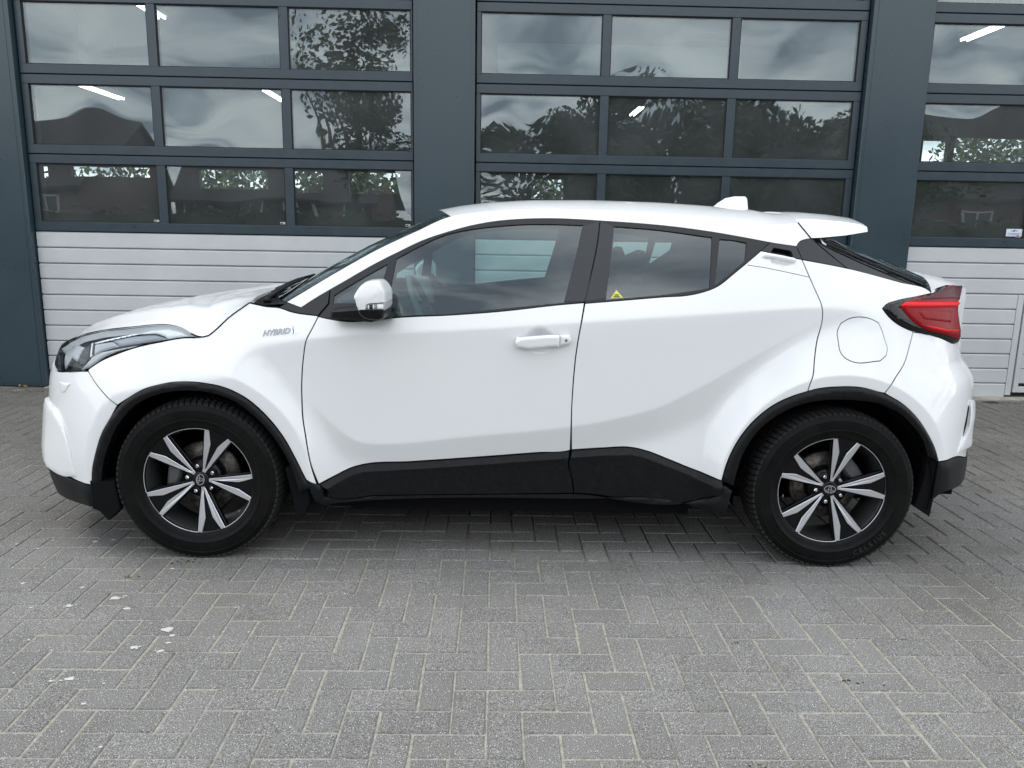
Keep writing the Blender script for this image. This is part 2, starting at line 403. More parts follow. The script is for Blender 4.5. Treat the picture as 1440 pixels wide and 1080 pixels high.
# white bird droppings and pale spots lying on the clinkers
drop = mat('dried_bird_dropping', (.50, .49, .46), .85)
mb = MB(); rs = random.Random(11)
DROPS = [(-2.163, .169, .010), (-2.046, .123, .010), (-1.842, .204, .017), (-1.776, .225, .014), (-1.917, -.206, .014), (-1.645, -.388, .019), (-1.506, -.327, .028), (-1.426, -.405, .015), (-1.218, -.554, .024), (-1.186, -.594, .013), (-1.177, -.643, .012), (-1.181, -.695, .016), (-1.278, -.673, .017), (-1.395, -.858, .02), (-1.285, -.985, .01), (-1.65, -.629, .008), (-1.398, -.066, .012), (-1.141, -1.178, .009), (-1.772, -.404, .008), (-1.672, -.239, .012), (-1.442, -.87, .011)]
for x, y, r in DROPS:
    r *= .78
    for q in range(1 + int(r > .012) * 2):
        cxx, cyy, rr = (x, y, r) if q == 0 else (x + rs.uniform(-1.8, 1.8) * r, y + rs.uniform(-.9, .9) * r, r * rs.uniform(.2, .45))
        n = 11; ring = []
        for i in range(n):
            a = 2 * math.pi * i / n; q_ = rr * rs.uniform(.45, 1.15); ring.append((cxx + q_ * 1.25 * math.cos(a), cyy + q_ * .8 * math.sin(a), .0026))
        mb.add(ring + [(cxx, cyy, .0046)], [(i, (i + 1) % n, n) for i in range(n)])
for _ in range(70):
    x, y = rs.uniform(-2.4, -.6), rs.uniform(-1.3, .5); r = rs.uniform(.002, .0045); n = 6
    mb.add([(x + r * math.cos(i * 1.05), y + r * math.sin(i * 1.05), .003) for i in range(n)], [tuple(range(n))])
o = mb.build('bird_droppings', drop); tag(o, 'white bird droppings spattered over the clinkers at the left front', 'droppings', kind='stuff')
# moss tufts in the joints
moss = mat('moss', (.09, .10, .03), .95)
mb = MB(); rs = random.Random(5)
spots = [(-1.37, .0, 10), (-1.55, -.14, 5), (3.55, 3.34, 60), (3.9, 3.3, 60), (4.3, 3.32, 50), (-3.9, 3.3, 24), (-4.1, 3.26, 20), (.62, -1.26, 6), (1.05, -.86, 5), (.78, -.62, 3)]
for x, y, k in spots:
    for _ in range(k):
        px, py = x + rs.gauss(0, .02 + .004 * k * .6), y + rs.gauss(0, .012); h = rs.uniform(.002, .006); w = rs.uniform(.003, .007)
        for a in (0, 1.1, 2.2):
            dx, dy = w * math.cos(a), w * math.sin(a)
            mb.add([(px - dx, py - dy, .0), (px + dx, py + dy, .0), (px + dx * .6, py + dy * .6, h), (px - dx * .6, py - dy * .6, h)], [(0, 1, 2, 3)])
o = mb.build('moss', moss); o['kind'] = 'stuff'

# ------------------------------------------------------------------ workshop building
slate = mat('slate_grey_coated_steel', (.028, .050, .064), .3, spec=.6)
noise_col(slate, (.026, .047, .060), (.030, .053, .067), 2.2, 4, vary_rough=(.22, .36))
slate2 = mat('slate_grey_door_frame', (.030, .047, .060), .3, spec=.55)
noise_col(slate2, (.027, .043, .056), (.033, .051, .065), 9, 4, vary_rough=(.24, .36))
silver = mat('silver_embossed_steel', (.50, .52, .54), .42, metal=.25, spec=.5)
noise_col(silver, (.54, .56, .575), (.62, .635, .645), 1.6, 5)
bump(silver, 260, .25, .0012, 2, stretch=(1, 1, 2.2))
seal = mat('black_rubber_seal', (.01, .01, .011), .7)
pane_m = glass('workshop_window_pane', (.80, .86, .86), .098, wav=(1.5, 1.0, .0062, 0.0), grazing=.9, haze=.055)
concrete = mat('pale_concrete_strip', (.30, .28, .23), .9); noise_col(concrete, (.17, .16, .13), (.36, .34, .28), 7, 6)
dark_wall = mat('workshop_inside_wall', (.045, .052, .058), .8)
FY = 3.565
B = empty('workshop_building', (1.3, FY, 0))
tag(B, 'slate grey workshop with glazed sectional doors behind the white car', 'building')
def bl(x, y, z): return (x - 1.3, y - FY, z)
def bbox(name, x0, x1, y0, y1, z0, z1, m, c=0., parent=None):
    mb = MB().box(x0 - 1.3, x1 - 1.3, y0 - FY, y1 - FY, z0, z1, c=c); return mb.build(name, m, parent or B)
TOP = 4.35
PIL = [(-4.42, -3.893), (-.768, -.281), (2.866, 3.362), (6.53, 7.03)]
for x0, x1 in PIL:
    mb = MB().box(x0 - 1.3, x1 - 1.3, 3.49 - FY, 3.78 - FY, .004, TOP - .02, c=.004)
    mb.box(x0 + .035 - 1.3, x1 - .035 - 1.3, 3.4865 - FY, 3.49 - FY, .03, TOP - .03, c=.001)
    mb.build('pillar', slate, B)
for a_, b_ in ((-3.891, -.770), (-.279, 2.864), (3.364, 6.528)): bbox('lintel', a_, b_, 3.55, 3.80, 3.752, 4.358, slate, .004)
bbox('lintel', -18, 18.0, 3.52, 3.80, 4.36, 6.2, slate, .004)
bbox('wall', -18, -4.424, 3.52, 3.8, .0, 4.358, slate)
bbox('wall', 7.034, 18.0, 3.52, 3.8, .0, 4.358, slate)
bbox('side_wall', -18.2, -18.002, 3.82, 24, 0, 6, dark_wall); bbox('side_wall', 18.004, 18.2, 3.82, 24, 0, 6, dark_wall)
bbox('ceiling', -18, 18.0, 3.82, 24, 5.3, 5.5, mat('workshop_ceiling', (.10, .105, .11), .8))
bbox('floor', -18, 18.0, 3.60, 24, -.012, .006, mat('workshop_floor', (.09, .09, .092), .45))
# rear wall of the workshop with daylight openings
BW = 22.0
opens = [(-14.4, -13.9, 2.66, 3.0), (-13.2, -10.8, 2.72, 3.02), (-9.3, -7.2, 2.42, 3.0), (-6.45, -5.5, 2.35, 3.0), (-4.7, -3.1, 2.35, 3.0), (1.0, 2.0, 2.3, 2.9), (13.2, 14.0, 3.45, 4.3), (14.2, 17.2, 3.45, 4.4)]
xs = sorted(set([-18, 18.0] + [v for o in opens for v in o[:2]]))
mb = MB()
for a, b in zip(xs[:-1], xs[1:]):
    z = 0
    for o in opens:
        if o[0] <= a and b <= o[1]: mb.box(a - 1.3, b - 1.3, BW - FY, BW + .2 - FY, 0, o[2]); z = o[3]
    mb.box(a - 1.3, b - 1.3, BW - FY, BW + .2 - FY, z, 5.3)
mb.build('rear_wall', dark_wall, B)
# inside: pale beam seen high behind the middle door, parked machines as dark shapes
bbox('inner_beam', -.1, 2.45, 5.6, 5.9, 2.98, 3.28, mat('pale_inner_beam', (.55, .58, .57), .7))
# sectional doors -------------------------------------------------------
DOORS = [(-3.893, -.768, -3.8305, 0), (-.281, 2.866, -.2353, 1), (3.362, 6.53, 3.3923, 2), ]
PW, PH, PITCH = .9675, .463, 1.0345
slat_h = .1296
for x0, x1, px0, which in DOORS:
    D_ = empty('sectional_door', bl((x0 + x1) / 2, FY, 0), 0, B); ox = (x0 + x1) / 2
    if which == 2: pxs = [px0, px0 + PITCH, px0 + 2 * PITCH]
    else: pxs = [px0, px0 + PITCH, px0 + 2 * PITCH]
    def lx(v): return v - ox
    w0, w1 = x0 + .012, x1 - .012
    zbs = [1.3746, 1.9845, 2.5966, 3.2085]; joints = [1.2975, 1.9105, 2.5225, 3.1335, 3.745]
    for q in range(4):
        zb, zt = zbs[q], zbs[q] + PH + .0006
        a, b = joints[q] + .0035, joints[q + 1] - .0035
        mb = MB()
        mb.box(lx(w0), lx(w1), -.018, .035, a, zb, c=.003); mb.box(lx(w0), lx(w1), -.018, .035, zt, b, c=.003)
        edges = [w0] + [v for pxx in pxs for v in (pxx, pxx + PW)] + [w1]
        for k in range(0, len(edges), 2): mb.box(lx(edges[k]), lx(edges[k + 1]), -.0155, .035, zb - .001, zt + .001, c=.002)
        mb.build('section_frame', slate2, D_)
        for pxx in pxs:
            mb = MB(); cz = (zb + zt) / 2; hw, hh = PW / 2, (zt - zb) / 2
            mb.box(-hw + .006, hw - .006, .004, .022, -hh + .006, hh - .006)
            mb.build('pane', pane_m, D_, loc=(lx(pxx + PW / 2), 0, cz))
            mb = MB()
            for s_ in (-1, 1):
                mb.box(-hw, hw, -.008, .030, s_ * hh - .0065, s_ * hh + .0065); mb.box(s_ * hw - .0065, s_ * hw + .0065, -.008, .030, -hh, hh)
            mb.build('pane_seal', seal, D_, loc=(lx(pxx + PW / 2), 0, cz))
        mb = MB().box(lx(w0) + .01, lx(w1) - .01, .006, .03, joints[q] - .006, joints[q] + .006); mb.build('section_joint', seal, D_)
    # embossed silver panel: ten ribs
    for k in range(10):
        z1 = 1.294 - k * slat_h + (0 if k else .0); z0 = z1 - slat_h
        xe = w1
        if which == 2 and k >= 3: xe = 4.385
        rows = [(z0 + .001, .006), (z0 + .0042, -.010), (z0 + .011, -.0165), (z1 - .0115, -.0165), (z1 - .0035, -.0075), (z1 - .0005, .010)]
        V, Fc = [], []
        for z, y in rows: V += [(lx(w0), y, z), (lx(xe), y, z)]
        for r_ in range(len(rows) - 1): Fc.append((2 * r_, 2 * r_ + 1, 2 * r_ + 3, 2 * r_ + 2))
        V += [(lx(w0), .03, z0), (lx(xe), .03, z0), (lx(xe), .03, z1), (lx(w0), .03, z1)]
        nn = len(rows) * 2
        Fc += [(nn + 1, nn, nn + 3, nn + 2)]
        link('slat', mesh('slat', V, Fc, silver), D_)
    MB().box(lx(w0) + .02, lx(w1) - .02, .014, .032, .0, 1.296).build('panel_core', seal, D_)
    MB().box(lx(w0), lx(w1), -.004, .03, .004, .022).build('floor_seal', seal, D_)
    if which == 2:      # wicket door cut into the silver panel
        wx = 4.388
        MB().box(lx(wx), lx(wx + .052), -.020, .012, .024, .9025, c=.002).build('wicket_post', silver, D_)
        mb = MB().box(lx(wx + .066), lx(wx + .11), -.022, .012, .05, .9025, c=.002)
        mb.box(lx(wx + .1105), lx(w1), -.022, .012, .05, .10, c=.002); mb.build('wicket_frame', silver, D_)
        for k in range(3, 10):
            z1 = 1.294 - k * slat_h; z0 = max(z1 - slat_h, .101)
            if z1 - z0 > .03: MB().box(lx(wx + .1115), lx(w1), -.0155, .01, z0 + .003, z1 - .003, c=.004).build('wicket_slat', silver, D_)
        for k in range(6):
            MB().lathe([(.0, -.0235), (.0045, -.023), (.005, -.020)], 8).build('rivet', silver, D_, loc=(lx(wx + .026), 0, .08 + .15 * k))
    # door-frame side strips and maker's plates at pane corners
    mb = MB()
    plate = mat('small_maker_plate', (.55, .55, .52), .4) if which == 0 else bpy.data.materials['small_maker_plate']
    for pxx in pxs:
        o = MB().box(-.021, .021, -.001, .003, -.009, .009, 0, .001).box(-.017, .002, -.0022, -.001, -.004, .004, 1).build('maker_plate', [plate, seal], D_, loc=(lx(pxx + PW - .035), 0, 1.3746 + .020))
MB().box(3.37 - 1.3, 6.5 - 1.3, 3.41 - FY, 3.60 - FY, -.03, .008, c=.003).build('threshold', concrete, B)
MB().box(-3.88 - 1.3, -.78 - 1.3, 3.43 - FY, 3.60 - FY, -.03, .008, c=.003).build('threshold', concrete, B)
MB().box(-.27 - 1.3, 2.86 - 1.3, 3.43 - FY, 3.60 - FY, -.03, .008, c=.003).build('threshold', concrete, B)
# notice stuck to the right-hand door pane
nm = mat('white_notice', (.72, .76, .84), .5); nb = mat('notice_blue_print', (.05, .12, .32), .5)
N0 = empty('notice', (4.285, FY + .0015, 1.4235)); tag(N0, 'small white notice with blue print stuck in the corner of a right hand pane', 'notice')
MB().box(-.068, .068, -.001, .0015, -.031, .031).build('sheet', nm, N0)
mb = MB()
n = 20; mb.prism([(-.002 + .011 * math.cos(i * 2 * math.pi / n) + .004 * math.sin(i * 2 * math.pi / n), .015 + .0085 * math.sin(i * 2 * math.pi / n)) for i in range(n)], -.0018, -.001)
for xx in (-.026, .018): mb.box(xx, xx + .007, -.0017, -.001, .009, .021)
for k, (a, b) in enumerate(((-.058, .060), (-.04, .045), (-.03, .05))): mb.box(a, b, -.0017, -.001, -.006 - .0075 * k, -.003 - .0075 * k)
mb.prism([(-.055, -.025), (-.043, -.025), (-.049, -.014)], -.0017, -.001)
mb.build('print', nb, N0)
# strip lights under the workshop ceiling
tube_m = mat('lit_tube', (.9, .9, .88), .5, emit=(1, .98, .94), es=7)
hous = mat('white_lamp_housing', (.6, .6, .6), .5)
def strip(x, y0, y1, z, label):
    T = empty('strip_light', (x, (y0 + y1) / 2, z)); tag(T, label, 'strip light', 'strip lights under the workshop ceiling'); h = (y1 - y0) / 2
    MB().box(-.10, .10, -h, h, .02, .10, c=.01).build('housing', hous, T)
    for s_ in (-.05, .05): MB().tube([(s_, -h + .03, 0), (s_, h - .03, 0)], .018, 8).build('tube', tube_m, T)
    mb = MB().box(-.008, .008, -h + .2, -h + .215, .1, 5.3 - z); mb.box(-.008, .008, h - .215, h - .2, .1, 5.3 - z); mb.build('hanger', hous, T)
strip(-5.35, 8.9, 10.1, 4.5, 'lit strip light at the top edge between two panes of the left door')
strip(-7.75, 12.1, 13.8, 3.82, 'lit strip light seen in the second row, first pane of the left door')
strip(-5.65, 16.6, 18.4, 4.5, 'lit strip light seen in the second row, second pane of the left door')
strip(7.45, 9.3, 10.3, 4.5, 'lit strip light seen in the top pane of the right door')
strip(3.62, 18.0, 19.5, 4.5, 'lit strip light seen in the second row, middle pane of the middle door')
# dead leaves blown against the left pillar
leaf_m = [mat('brown_leaf', (.16, .09, .045), .8), mat('tan_leaf', (.30, .22, .13), .8)]
rs = random.Random(4)
for k in range(6):
    mb = MB(); L = rs.uniform(.014, .028)
    pr = [(-1, 0), (-.4, .42), (.3, .45), (1, 0), (.3, -.45), (-.4, -.42)]
    mb.add([(x * L, y * L, .5 * L * abs(y) + rs.uniform(0, .3) * L) for x, y in pr] + [(0, 0, .05 * L)], [(i, (i + 1) % 6, 6) for i in range(6)])
    o = mb.build('dead_leaf', leaf_m[k % 2], None, loc=(-4.02 + .13 * rs.random() - .02 * k, 3.43 + rs.uniform(-.03, .035), .012), rot=(rs.uniform(-.8, .8), rs.uniform(-.8, .8), rs.uniform(0, 6)))
    tag(o, 'small dry brown leaf blown against the foot of the left pillar', 'leaf', 'dry leaves at the foot of the left pillar')

# ------------------------------------------------------------------ the car: body surface
W_CAR, CAR_YAW = .897, -.0164
def sp(t,k): return k*np.logaddexp(0,t/k)
def smax(a,b,k): return b+sp(a-b,k)
def smin(a,b,k): return b-sp(b-a,k)
def crv(xs,ys):
    xs=np.array(xs,float); ys=np.array(ys,float)
    h=np.diff(xs); d=np.diff(ys)/h; m=np.zeros(len(xs))
    m[1:-1]=np.where(d[1:]*d[:-1]>0,2*d[1:]*d[:-1]/np.where(abs(d[1:]+d[:-1])<1e-12,1,d[1:]+d[:-1]),0); m[0]=d[0]; m[-1]=d[-1]
    def f(x):
        x=np.asarray(x,float); i=np.clip(np.searchsorted(xs,x)-1,0,len(h)-1)
        t=(x-xs[i])/h[i]; tc=np.clip(t,0,1)
        t2=tc*tc;t3=t2*tc
        v=(2*t3-3*t2+1)*ys[i]+(t3-2*t2+tc)*h[i]*m[i]+(-2*t3+3*t2)*ys[i+1]+(t3-t2)*h[i]*m[i+1]
        return v+np.where(t<0,(t)*h[i]*m[0],0)+np.where(t>1,(t-1)*h[i]*m[-1],0)
    return f
D0=crv([-2.2,-1.5,-1.0,-.6,0,.5,1.0,1.4,2.2],[.835,.84,.852,.865,.872,.864,.842,.816,.79])
CRE=crv([-1.004,-.871,-.78,-.694,-.64,-.578,-.178,.211,.531,.781,.947,1.205,1.5],[.879,.703,.605,.533,.509,.503,.545,.590,.661,.784,.886,1.034,1.15])
GB=crv([-1.6,-1.0,-.7,0,.7,1.0,1.3,1.6,1.9,2.3],[.772,.817,.850,.881,.888,.884,.864,.812,.73,.61])
def half(x,z):
    x=np.asarray(x,float); z=np.asarray(z,float)
    zu=1.006+.077*x
    d=D0(x)-.035*sp(zu-z,.02)-.34*sp(z-zu,.005)
    c=CRE(np.clip(x,-1.004,1.5)); e=.01
    sl=(CRE(np.clip(x+e,-1.004,1.5))-CRE(np.clip(x-e,-1.004,1.5)))/(2*e)
    dist=(c-z)/np.sqrt(1+sl*sl)
    fade=np.clip((x+1.05)/.13,0,1)*np.clip((1.45-x)/.35,0,1); fade=fade*fade*(3-2*fade)
    d=d-fade*.30*sp(dist,.003)-(1-fade)*.06*sp(.8-z,.05)
    b=.806+.10*(.5-z)
    rf=np.hypot(x+1.32,(z-.335)*1.0); rr=np.hypot(x-1.32,(z-.335)*.98)
    w1=np.clip((x+1.32)/np.maximum(rf,.01),0,1); w2=np.clip((1.32-x)/np.maximum(rr,.01),0,1)
    f1=.893-(.33+.45*w1*w1)*sp(rf-.478,.002)-.02*(.475-rf)
    f2=.897-(.42+.75*w2*w2)*sp(rr-.487,.002)-.02*(.485-rr)
    d=smax(d,b,.006)
    d=smax(d,f1,.013); d=smax(d,f2,.013)
    g=GB(x)-.42*(z-1.0)-.10*np.maximum(z-1.0,0)**2
    return smin(d,g,.004)
X0F,X0R=-1.45,1.50
L_F,L_R=1.25,1.30
# nose / tail extremes at the centre line, by height (fitted offline to the photograph's outline)
XF=crv([.15,.3,.42,.54,.62,.70,.78,.84,.90,.96,1.02,1.1],[-2.134,-2.197,-2.214,-2.212,-2.20,-2.184,-2.15,-2.125,-2.085,-2.03,-1.96,-1.84])
XR=crv([.2,.3,.42,.54,.64,.72,.77,.82,.87,.92,.98,1.06,1.12,1.18,1.25,1.4],[2.08,2.132,2.142,2.135,2.145,2.15,2.141,2.107,2.068,2.07,2.079,2.096,2.115,2.115,1.98,1.70])
def wrap(s,x0,xe,a,b):
    s=np.clip(s,0,1); q=1-s
    px=q**3*x0+3*q*q*s*(x0+a*(xe-x0))+3*q*s*s*xe+s**3*xe
    py=q**3+3*q*q*s+3*q*s*s*b
    return px,py
def P(u,z):
    u=np.asarray(u,float); z=np.asarray(z,float)
    sf=(X0F-u)/L_F; sr=(u-X0R)/L_R
    xf,yf=wrap(sf,X0F,XF(z),.82,.62); xr,yr=wrap(sr,X0R,XR(z),.80,.66)
    x=np.where(sf>0,xf,np.where(sr>0,xr,u)); g=np.where(sf>0,yf,np.where(sr>0,yr,1.0))
    return np.stack([x,-half(x,z)*g,z],-1)
def N(u,z,e=.002):
    a=P(u+e,z)-P(u-e,z); b=P(u,np.asarray(z)+e)-P(u,np.asarray(z)-e)
    n=np.cross(a,b); return n/np.maximum(np.linalg.norm(n,axis=-1,keepdims=True),1e-12)

CURVES = {
    'arch_f_out': [(-1.7012, 0.3083), (-1.6884, 0.3745), (-1.6682, 0.4439), (-1.6372, 0.5314), (-1.597, 0.6092), (-1.5405, 0.6862), (-1.4788, 0.7325), (-1.4105, 0.7534), (-1.3308, 0.7609), (-1.2505, 0.7557), (-1.1722, 0.7385), (-1.0949, 0.6992), (-1.0198, 0.6318), (-0.9517, 0.5408), (-0.9059, 0.4514), (-0.8681, 0.3671), (-0.8461, 0.3246)],
    'arch_f_in': [(-1.6551, 0.3225), (-1.6351, 0.4133), (-1.6022, 0.5099), (-1.5577, 0.6025), (-1.5043, 0.6709), (-1.4513, 0.7053), (-1.3723, 0.7227), (-1.2923, 0.7258), (-1.2131, 0.7137), (-1.1357, 0.6828), (-1.0591, 0.6221), (-0.9909, 0.54), (-0.9462, 0.4656), (-0.9142, 0.3874), (-0.8952, 0.3061)],
    'arch_r_out': [(0.8456, 0.3841), (0.8587, 0.4484), (0.8748, 0.5001), (0.9157, 0.5833), (0.9683, 0.6511), (1.0357, 0.7083), (1.1121, 0.7466), (1.1892, 0.7724), (1.2838, 0.7856), (1.3791, 0.7843), (1.4615, 0.7652), (1.5321, 0.7291), (1.5977, 0.6722), (1.6611, 0.5994), (1.712, 0.5309), (1.7394, 0.4702)],
    'arch_r_in': [(0.8929, 0.3631), (0.9045, 0.4245), (0.9298, 0.5158), (0.9877, 0.6096), (1.0553, 0.6671), (1.1395, 0.7098), (1.2256, 0.7288), (1.3216, 0.7333), (1.4174, 0.7261), (1.4836, 0.7126), (1.545, 0.675), (1.6024, 0.6184), (1.6479, 0.5635), (1.6769, 0.4989)],
    'bump_fender': [(-1.7252, 0.781), (-1.6734, 0.7374), (-1.6212, 0.6962), (-1.5745, 0.658)],
    'hood_seam': [(-1.2922, 0.9319), (-1.2588, 0.9383), (-1.2314, 0.9596), (-1.1776, 1.0133), (-1.0992, 1.0707)],
    'door_f': [(-0.8092, 1.0259), (-0.8286, 0.9841), (-0.8538, 0.9316), (-0.8663, 0.8699), (-0.8767, 0.7875), (-0.8801, 0.7226), (-0.8772, 0.6268), (-0.863, 0.5384), (-0.8439, 0.4269), (-0.8228, 0.3356)],
    'sill_top_f': [(-0.8179, 0.3344), (-0.7584, 0.3591), (-0.6811, 0.3944), (-0.6414, 0.4059), (-0.4416, 0.4229), (-0.1772, 0.4457), (0.0868, 0.4702), (0.2218, 0.481)],
    'sill_top_r': [(0.2291, 0.4837), (0.3511, 0.4919), (0.4849, 0.4946), (0.5384, 0.483), (0.6455, 0.4442), (0.7535, 0.4038), (0.8473, 0.3854)],
    'door_b': [(0.3267, 1.4254), (0.3141, 1.3326), (0.2911, 1.2271), (0.2616, 1.1026), (0.2417, 0.9843), (0.2304, 0.8901), (0.2247, 0.7992), (0.2216, 0.6257), (0.2247, 0.482)],
    'door_b_low': [(0.2217, 0.482), (0.218, 0.4246), (0.2358, 0.3581), (0.2443, 0.2944)],
    'door_r': [(1.15, 1.2832), (1.173, 1.2205), (1.1978, 1.1583), (1.2169, 1.1101), (1.2238, 1.0749), (1.2226, 1.0245), (1.2059, 0.9608), (1.1932, 0.8918), (1.1821, 0.8238), (1.1737, 0.8014), (1.1659, 0.7647)],
    'sill_gap': [(-0.8088, 0.3042), (-0.7969, 0.2793), (-0.7719, 0.268), (-0.5764, 0.2743), (0.2242, 0.2941), (0.813, 0.3055), (0.8409, 0.3257), (0.8476, 0.3565)],
    'rocker_bot': [(-0.8494, 0.3123), (-0.8307, 0.2588), (-0.7967, 0.2343), (-0.5764, 0.2527), (0.2248, 0.2698), (0.6929, 0.2627), (0.7966, 0.2368), (0.876, 0.2486), (0.893, 0.3416)],
    'belt_f': [(-0.8092, 1.0259), (-0.7577, 1.0167), (-0.685, 1.0097), (-0.6132, 1.014), (-0.5775, 1.0176), (-0.5204, 1.0256), (-0.2567, 1.0449), (-0.0863, 1.0606), (0.1748, 1.0928), (0.2602, 1.1012)],
    'belt_r': [(0.2616, 1.0984), (0.4539, 1.1168), (0.5968, 1.1302), (0.654, 1.1339), (0.726, 1.1475), (0.7842, 1.1677), (0.8739, 1.2314), (0.9273, 1.2727), (0.9814, 1.3158)],
    'frame_top_f': [(-0.767, 1.1333), (-0.723, 1.159), (-0.5825, 1.2417), (-0.5002, 1.2844), (-0.3927, 1.3365), (-0.2968, 1.3699), (-0.2013, 1.397), (-0.1032, 1.4159), (-0.006, 1.426), (0.1227, 1.4314), (0.2542, 1.4288), (0.3267, 1.4254)],
    'frame_top_r': [(0.3267, 1.4254), (0.4615, 1.4192), (0.6071, 1.4088), (0.7814, 1.389), (0.9555, 1.3621), (1.0245, 1.3504)],
    'glass_f': [(-0.5031, 1.2573), (-0.411, 1.3084), (-0.3036, 1.3572), (-0.1949, 1.3811), (-0.0931, 1.3946), (0.0235, 1.4041), (0.1402, 1.4061), (0.254, 1.4041), (0.2358, 1.327), (0.2063, 1.2117), (0.1762, 1.101), (0.0271, 1.0847), (-0.2569, 1.0518), (-0.5334, 1.0281), (-0.5209, 1.1289)],
    'glass_q': [(-0.5417, 1.2341), (-0.6649, 1.1619), (-0.7488, 1.1088), (-0.7513, 1.0797), (-0.66, 1.0831), (-0.5707, 1.0864)],
    'glass_r': [(0.3851, 1.4021), (0.5481, 1.392), (0.7829, 1.3648), (0.7759, 1.2913), (0.7626, 1.1673), (0.6833, 1.1536), (0.5971, 1.1412), (0.454, 1.1251), (0.3471, 1.115)],
    'glass_s': [(0.8161, 1.3583), (0.867, 1.3549), (0.9235, 1.3459), (0.913, 1.2767), (0.8506, 1.2283), (0.7877, 1.1815)],
    'apillar_top': [(-0.9419, 1.0782), (-0.7266, 1.2097), (-0.5855, 1.2907), (-0.4271, 1.3676), (-0.2863, 1.4309)],
    'apillar_bot': [(-0.8833, 1.0596), (-0.836, 1.0913), (-0.767, 1.1333)],
    'corner_black': [(-0.9772, 1.0557), (-0.9419, 1.0782), (-0.8833, 1.0596), (-0.767, 1.1333), (-0.7701, 1.0765), (-0.8108, 1.0272), (-0.918, 1.0399)],
    'cowl_low': [(-1.1409, 1.0719), (-1.0992, 1.0707), (-1.0173, 1.0574), (-0.9772, 1.0557), (-0.918, 1.0399), (-0.8118, 1.0285)],
    'mirror_base': [(-0.8092, 1.0259), (-0.7685, 1.0751), (-0.66, 1.0831), (-0.5707, 1.0864), (-0.5097, 1.0767), (-0.519, 1.0257), (-0.5775, 1.0176), (-0.6132, 1.014), (-0.685, 1.0097), (-0.7577, 1.0167)],
    'cpil_black': [(1.1308, 1.3366), (1.1396, 1.3509), (1.171, 1.3657), (1.197, 1.3689), (1.2711, 1.3061), (1.3417, 1.2505), (1.15, 1.2832)],
    'handle_black': [(1.0245, 1.3504), (1.1308, 1.3366), (1.15, 1.2832), (0.9814, 1.3158)],
    'hatch_black': [(1.197, 1.3689), (1.2662, 1.333), (1.399, 1.2751), (1.5596, 1.2138), (1.7241, 1.1569), (1.5641, 1.1983), (1.3417, 1.2505), (1.2711, 1.3061)],
    'rail_rear': [(1.0245, 1.3504), (1.1308, 1.3366), (1.1396, 1.3509), (1.171, 1.3657), (1.194, 1.3689)],
    'roof_edge': [(-0.2863, 1.4309), (-0.1969, 1.4466), (-0.0944, 1.4585), (0.0962, 1.4691), (0.3251, 1.4687), (0.6093, 1.4578), (0.7848, 1.445), (0.9607, 1.4308), (1.0787, 1.4228), (1.1456, 1.4312)],
    'spoil_seam': [(1.1456, 1.4312), (1.1698, 1.4), (1.194, 1.3689)],
    'quarter_top': [(1.15, 1.2832), (1.3417, 1.2505), (1.5641, 1.1983), (1.7238, 1.1555)],
    'tl': [(1.4776, 1.0934), (1.4979, 1.11), (1.5413, 1.1238), (1.634, 1.1387), (1.7289, 1.1517), (1.7769, 1.1636), (1.8272, 1.1809), (1.9202, 1.1773), (1.9859, 1.1733), (1.9853, 1.1577), (1.937, 1.1148), (1.935, 1.0772), (1.9605, 1.0344), (1.9926, 0.9894), (1.9918, 0.9387), (1.9303, 0.941), (1.7774, 0.973), (1.6245, 0.9989), (1.5745, 1.0149), (1.5295, 1.0382), (1.4939, 1.0712)],
    'tl_red': [(1.5388, 1.0973), (1.5686, 1.1138), (1.6406, 1.1313), (1.7371, 1.1438), (1.7867, 1.1571), (1.8319, 1.1735), (1.9636, 1.1688), (1.9167, 1.1155), (1.9165, 1.0774), (1.9368, 1.0356), (1.9663, 0.991), (1.9637, 0.9524), (1.7851, 0.9827), (1.6332, 1.0165), (1.5906, 1.0425), (1.5652, 1.0665)],
    'bump_r': [(1.6089, 0.9998), (1.5905, 0.9476), (1.5629, 0.8817), (1.5163, 0.8237), (1.4762, 0.7626)],
    'skirt_r': [(1.7394, 0.4702), (1.8445, 0.4738), (2.2165, 0.4357), (2.2346, 0.4579)],
    'skirt_f': [(-2.1602, 0.3052), (-2.1322, 0.2598), (-1.8891, 0.2894), (-1.7012, 0.3083)],
    'flap': [(1.2876, 0.9975), (1.302, 1.0328), (1.3305, 1.0503), (1.4259, 1.052), (1.456, 1.0376), (1.4708, 1.0068), (1.4816, 0.9706), (1.4903, 0.9375), (1.4839, 0.91), (1.4568, 0.8895), (1.3388, 0.8873), (1.311, 0.9019), (1.2966, 0.922), (1.2904, 0.963)],
    'hl': [(-1.2922, 0.9319), (-1.3259, 0.9434), (-1.3804, 0.9669), (-1.426, 0.9755), (-1.4899, 0.9737), (-1.5639, 0.9641), (-1.7255, 0.9421), (-1.8649, 0.9126), (-1.9617, 0.881), (-2.0697, 0.8439), (-2.0645, 0.8258), (-2.0027, 0.7879), (-1.9714, 0.7543), (-1.7523, 0.7784), (-1.7239, 0.7903), (-1.6629, 0.8307), (-1.6064, 0.8578), (-1.5409, 0.8851), (-1.4546, 0.9099), (-1.354, 0.929)],
    'badge': [(-1.0333, 0.9523), (-0.8898, 0.9714)],
    'handle_f': [(-0.0166, 0.9415), (-0.012, 0.9531), (0.0006, 0.9605), (0.0431, 0.9684), (0.1566, 0.9759), (0.1993, 0.9765), (0.2086, 0.9551), (0.2005, 0.9405), (0.1581, 0.9298), (0.03, 0.9191), (-0.0057, 0.9229)],
